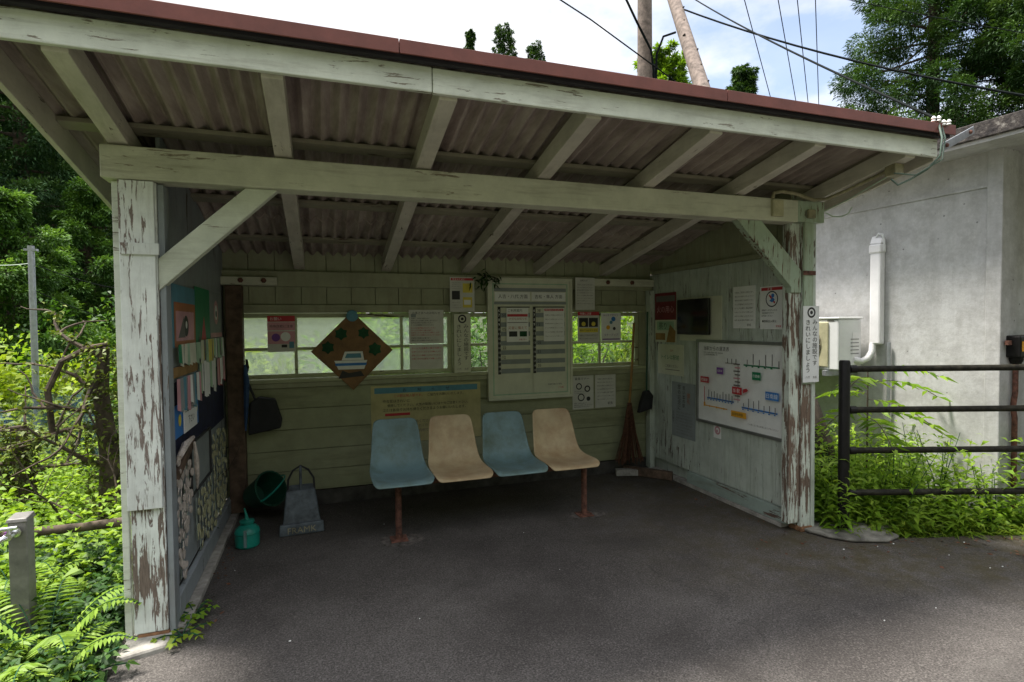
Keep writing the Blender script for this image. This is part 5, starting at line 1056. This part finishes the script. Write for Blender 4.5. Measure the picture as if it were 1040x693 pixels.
# creeper covered dead stump with bare branches
def twig(b, p, d, L, r, depth, rs):
    pts = [p]; q = p.copy(); dd = d.normalized()
    for k in range(5): dd = (dd + Vector((rs.uniform(-.35, .35), rs.uniform(-.35, .35), rs.uniform(-.3, .3)))).normalized(); q = q + dd * L / 5; pts.append(q.copy())
    b.tube(pts, [r * (1 - .14 * k) for k in range(6)], 6)
    if depth:
        for k in (2, 3, 5): twig(b, pts[k], dd + Vector((rs.uniform(-1, 1), rs.uniform(-1, 1), rs.uniform(-.5, .9))), L * .6, r * .5, depth - 1, rs)
    return pts
def creeper_stump(base, h, label, seed):
    rs = random.Random(seed); t = empty('creeper_covered_stump', base, label, 'tree stump'); p = Vector(base)
    trunk = [p + Vector((0, 0, -.5)), p + Vector((.03, 0, h * .4)), p + Vector((-.02, .02, h * .75)), p + Vector((.02, 0, h))]
    MB().tube(trunk, [.075, .062, .05, .03], 10).build('trunk', 'bark', t, smooth=True)
    b = MB(); ends = []
    for k in range(7):
        z = h * (.35 + .6 * k / 6); a = rs.uniform(2.2, 7.2) if k else 3.3; ends += twig(b, p + Vector((0, 0, z)), Vector((math.cos(a), .4 * math.sin(a), rs.uniform(-.2, .7))), .55, .020, 1, rs)
    arc = [p + Vector((-.28, -.05, h * .55)), p + Vector((-.30, -.05, h * .78)), p + Vector((-.22, -.04, h * .93)), p + Vector((-.08, -.02, h * 1.0)), p + Vector((.04, 0, h * 1.02))]
    b.tube(arc, [.020, .021, .02, .018, .014], 8); b.build('branches', 'bark', t)
    cc = []; 
    for k in range(900):
        f = rng.random(); c = p + Vector((0, 0, f * h)); a = rng.random() * 6.28; rr = .08 + .03 * rng.random(); cc.append((c.x + rr * math.cos(a), c.y + rr * math.sin(a), c.z))
    for e in ends + arc:
        for k in range(12): cc.append(tuple(np.array(e[:]) + rng.normal(size=3) * .03))
    cc = np.array(cc); leaf_obj('creeper', leaf_arrays(cc, rng.normal(size=cc.shape) + np.array([0, -.4, .2]), .032 + .02 * rng.random(len(cc)), .024), 'moss', t)
    return t
creeper_stump((-.66, 1.8, -.02), 1.28, 'dead stump wrapped in yellow green creeper left of the shelter', 2)
creeper_stump((-1.35, 2.3, -.1), .75, 'shorter leaning dead stump with creeper by the blue net', 6)
t = empty('dead_branches', (-1.0, 1.4, 0), 'tangle of bare grey brown branches hanging over the log rail', 'branches'); b = MB(); rs = random.Random(8)
for k in range(6): twig(b, Vector((-.95 + .15 * k, 1.35 + .1 * (k % 2), .12 + .04 * k)), Vector((rs.uniform(-1, 1), rs.uniform(-.3, .3), rs.uniform(.1, .7))), .5, .008, 1, rs)
b.build('twigs', 'bark', t)

# shrubs: foliage ball made of many leaves around branching stems
def shrub(name, base, size, mat, label, n, L, W, group=None, seed=1, cat='shrub'):
    t = empty(name, base, label, cat, group); rs = np.random.default_rng(seed); b = MB(); P = []; Dv = []; T = []
    ncl = max(8, n // 220)
    for k in range(ncl):
        d = unit(rs.normal(size=3)); d[2] = abs(d[2]) * 1.1; c = np.array([d[0] * size[0], d[1] * size[1], size[2] * (.22 + .62 * min(1, d[2]))]) * (.45 + .5 * rs.random())
        c[2] = max(c[2], .1 * size[2]); m = n // ncl; rr = .30 * np.array(size) * (.7 + .6 * rs.random())
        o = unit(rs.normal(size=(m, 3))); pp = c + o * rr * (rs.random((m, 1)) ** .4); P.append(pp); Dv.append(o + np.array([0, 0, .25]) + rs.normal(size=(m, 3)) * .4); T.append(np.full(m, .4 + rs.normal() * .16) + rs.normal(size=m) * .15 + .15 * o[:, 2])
        b.tube([Vector(base), Vector(base) + Vector(c) * .5 + Vector((0, 0, .1)), Vector(base) + Vector(c)], [.02, .012, .005], 5, cap=False)
    b.build('stem', 'bark', t); P = np.concatenate(P) + np.array(base); Dv = np.concatenate(Dv); T = np.concatenate(T); Ls = L * (.6 + .7 * rs.random(len(P)))
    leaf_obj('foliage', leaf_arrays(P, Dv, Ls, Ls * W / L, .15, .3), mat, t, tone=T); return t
gb = 'shrubs growing close behind the shelter'
for i, (x, y, sx, sz, m, lab) in enumerate(((.1, 3.0, .8, 1.6, 'leaf_yellow', 'yellow green shrub seen through the leftmost dusty window'), (1.3, 3.3, .9, 1.7, 'leaf_bright', 'light green shrub behind the dusty window by the diamond plaque'), (2.5, 2.9, .8, 1.8, 'leaf_mid', 'green shrub behind the timetable'), (3.7, 3.1, .9, 1.7, 'leaf_bright', 'leafy shrub filling the right hand window'), (5.0, 3.6, 1.0, 1.8, 'leaf_yellow', 'yellowish shrub seen at the edge of the right window'), (2.0, 5.2, 1.4, 2.0, 'leaf_mid', 'broad shrub further back behind the shelter'), (5.0, 5.6, 1.5, 2.1, 'leaf_bright', 'broad shrub by the back of the concrete wall'), (-.9, 4.6, 1.0, 1.6, 'leaf_mid', 'green shrub left of the shelter beyond the stump'))):
    shrub('shrub', (x, y, float(hill_z(np.array([x]), np.array([y]))[0])), (sx, sx * .8, sz), m, lab, 3600, .10, .045, gb, seed=i)

for i, (px, d, sz, m, lab) in enumerate(((8, 7.6, 1.2, 'leaf_yellow', 'big leaved yellow green bush at the left edge above the tap post'), (55, 8.2, 1.25, 'leaf_bright', 'bright bush beyond the blue net, right of the far grey pole'), (100, 7.2, 1.15, 'leaf_yellow', 'yellow green bush just left of the front post behind the stump'), (30, 8.5, 1.7, 'leaf_mid', 'mid green bush behind the bright ones at the foot of the far grey pole'), (85, 9.5, 2.0, 'leaf_mid', 'taller mid green bush in the middle distance by the front post'))):
    q = inv(px, 340, d); gz = float(hill_z(np.array([q.x]), np.array([q.y]))[0])
    shrub('bush', (q.x, q.y, gz), (.75 + .05 * d, .6, 1.4 - gz - 1.4 + sz), m, lab, 5200, .12, .055, 'bushes left of the shelter', seed=70 + i)

# trees ------------------------------------------------------------------
def conifer(base, h, R, n_cl, per, leaf, mat, label, seed, trunk_r=.25, group=None, bare=.12, name='conifer', flat_=.62, pw=.75, cs=1.0, asp=.34, sp=(.35, .8)):
    r = np.random.default_rng(seed); t = empty(name, base, label, 'tree', group); P = []; Dv = []; T = []; b = MB(); B0 = Vector(base)
    MB().tube([B0 + Vector((0, 0, -1)), B0 + Vector((0, 0, h * .5)), B0 + Vector((0, 0, h * .97))], [trunk_r, trunk_r * .6, trunk_r * .1], 9).build('trunk', 'bark', t, smooth=True)
    for k in range(n_cl):
        f = bare + (1 - bare) * (k + .5) / n_cl; Rf = R * max(.06, (1 - f)) ** pw * (.6 + .55 * r.random()); a = k * 2.399 + r.normal() * .3; rad = Rf * (.35 + .6 * r.random() ** .6)
        c = np.array([math.cos(a) * rad, math.sin(a) * rad, f * h - rad * .12]); s = (.30 + .22 * r.random()) * (R * .34 * cs) * (.55 + .6 * (1 - f)) * np.array([1, 1, flat_])
        o = unit(r.normal(size=(per, 3))); P.append(c + o * s * (sp[0] + sp[1] * r.random((per, 1)))); Dv.append(o * .7 + r.normal(size=(per, 3)) * .55 + np.array([0, 0, -.05]) + np.array([math.cos(a), math.sin(a), 0]) * .5); T.append(.42 + .30 * o[:, 2] + r.normal(size=per) * .12 + r.normal() * .10)  # clump tops get a lighter tone, painted as light from above
        if k % 2 == 0: b.tube([B0 + Vector((0, 0, f * h * .98)), B0 + Vector(c)], [trunk_r * .16, trunk_r * .05], 4, cap=False)
    b.build('limbs', 'bark', t); P = np.concatenate(P) + np.array(base); Ls = leaf * (.6 + .7 * r.random(len(P)))
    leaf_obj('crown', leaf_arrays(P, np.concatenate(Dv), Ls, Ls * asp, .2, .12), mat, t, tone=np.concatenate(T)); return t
def put(a, d): x, y = az(a, d); return x, y, float(hill_z(np.array([x]), np.array([y]))[0])
# right hand pair
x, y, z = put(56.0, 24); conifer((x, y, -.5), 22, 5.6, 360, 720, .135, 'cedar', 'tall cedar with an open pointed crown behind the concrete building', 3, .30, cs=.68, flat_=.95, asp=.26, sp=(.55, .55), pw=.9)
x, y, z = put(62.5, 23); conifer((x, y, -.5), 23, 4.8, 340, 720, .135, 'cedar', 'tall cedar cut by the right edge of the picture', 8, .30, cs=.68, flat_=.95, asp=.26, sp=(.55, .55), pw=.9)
# small tips over the roof
def tipped(a, d, px, py, R, mat, label, seed, leaf=.28, pw=.6, bare=.3):
    x, y, z = put(a, d); top_z = 1.4 + d * math.cos(R_(a - 18.94)) * ((331 - py) / 562.3) * 1.0
    return conifer((x, y, z - .5), top_z - z + .5, R, 300, 95, leaf, mat, label, seed, .16, bare=bare, pw=pw, cs=.46, asp=.28)
A_ = lambda px: 18.94 + math.degrees(math.atan((px - 520) / 562.3))
tipped(A_(481), 60, 481, 38, 2.6, 'cedar', 'narrow conifer tip, leftmost of three small ones above the roof', 21)
tipped(A_(515), 55, 515, 34, 5.4, 'cedar', 'rounded conifer top, tallest of the three above the roof', 22)
tipped(A_(546), 60, 546, 52, 5.0, 'cedar', 'low conifer top, rightmost of the three above the roof', 23)
tipped(A_(754), 40, 754, 77, 4.2, 'cedar', 'small conifer top above the red roof edge near the steep wires', 24)
tipped(A_(672), 17, 672, 60, 1.9, 'leaf_bright', 'yellow green broadleaf crown between the two wooden poles', 31, leaf=.16, pw=.35, bare=.5)
# forest on the left hill: three crowns shared by copies
hg = 'forest trees on the hillside at left'
def clumpy(base, h, R, label, seed, mat, n_cl=200, per=240, leaf=.19, **k): return conifer(base, h, R, n_cl, per, leaf, mat, label, seed, .25, hg, pw=.55, name='forest_tree', flat_=.7, **k)
x, y, z = put(A_(28), 17); t1 = clumpy((x, y, z - .5), 10.8, 3.0, 'big dark rounded conifer rising behind the far grey pole', 41, 'cedar_far', 260, 420, .11)
x, y, z = put(A_(92), 15); t2 = clumpy((x, y, z - .5), 5.6, 2.0, 'bright rounded tree right beside the left front post', 42, 'broad_far', 190, 420, .085)
x, y, z = put(A_(60), 26); t3 = clumpy((x, y, z - .5), 12.5, 3.6, 'tall dark conifer further up the hill behind the front row', 43, 'cedar_far')
x, y, z = put(A_(8), 13); t4 = clumpy((x, y, z - .5), 5.2, 2.0, 'mid green tree at the left edge below the dark conifer', 44, 'broad_far', 170, 380, .085)
more = [(105, 33, t3, .95, 'conifer beside the roof edge, far up the left hill'), (-20, 22, t1, 1.15, 'dark conifer just off the left edge'), (45, 38, t1, 1.5, 'very distant dark conifer high on the left hill'), (80, 20, t4, 1.05, 'low rounded tree in the gap right of the far grey pole'), (130, 24, t2, 1.4, 'bright crown hidden partly by the front post'), (0, 34, t3, 1.4, 'tall hill conifer behind the left edge tree'), (118, 45, t3, .9, 'farthest hill conifer near the front post')]
for px, d, src, sc_, lab in more:
    x, y, z = put(A_(px), d); c = copy_tree(src); c.location = (x, y, z - .5); c.scale = (sc_,) * 3; c.rotation_euler = (0, 0, px * .7); c['label'] = lab; c['group'] = hg
rs = random.Random(12)
for k in range(26):   # further forest, seen only through gaps or from a step aside
    a = -75 + k * 5.2; d = rs.uniform(46, 66)
    x, y, z = put(a, d); c = copy_tree((t1, t3, t2)[k % 3]); s_ = rs.uniform(.6, .85); c.location = (x, y, z - .5); c.scale = (s_,) * 3; c.rotation_euler = (0, 0, rs.uniform(0, 6)); c['label'] = 'forest tree far back on the hillside behind the shelter'; c['group'] = 'distant forest trees behind the shelter'
# litter on the asphalt
b = MB(); rs = random.Random(2)
for k in range(70):
    x, y = (rs.uniform(.2, 4.6), rs.uniform(-1.6, 1.5)) if k > 35 else (rs.uniform(3.2, 4.9), rs.uniform(-1.0, -.3))
    if k % 3: continue
    if .324 * x + .946 * y > 1.10 and x > 3.9: continue
    r = rs.uniform(.002, .006); a = rs.uniform(0, 6); b.prism([(x + r * math.cos(a + q), y + r * .7 * math.sin(a + q), .0015) for q in (0, 1.3, 2.6, 3.9, 5.1)], (0, 0, 1), .003)
tag(b.build('litter', 'paper'), 'scattered tiny pale petals and grit on the asphalt', 'litter', kind='stuff')

# dry leaves blown along the edges of the paving
n = 90; P = np.concatenate([np.stack([3.3 + 1.7 * rng.random(n), np.zeros(n), np.full(n, .004)], 1), np.stack([XL + .09 + np.abs(rng.normal(size=40)) * .05, rng.random(40) * 1.5, np.full(40, .004)], 1), np.stack([3.70 - np.abs(rng.normal(size=30)) * .06, rng.random(30) * 1.3, np.full(30, .004)], 1)])
P[:n, 1] = (1.10 - .324 * P[:n, 0]) / .946 - np.abs(rng.normal(size=n)) * .16 - .02
d = rng.normal(size=P.shape) * np.array([1, 1, .12]); L = .012 + .022 * rng.random(len(P))
o = leaf_obj('leaf_litter', leaf_arrays(P, d, L, L * .45, .1, 0), 'straw'); tag(o, 'small dry brown leaves scattered along the paving edges and wall feet', 'leaf litter', kind='stuff')
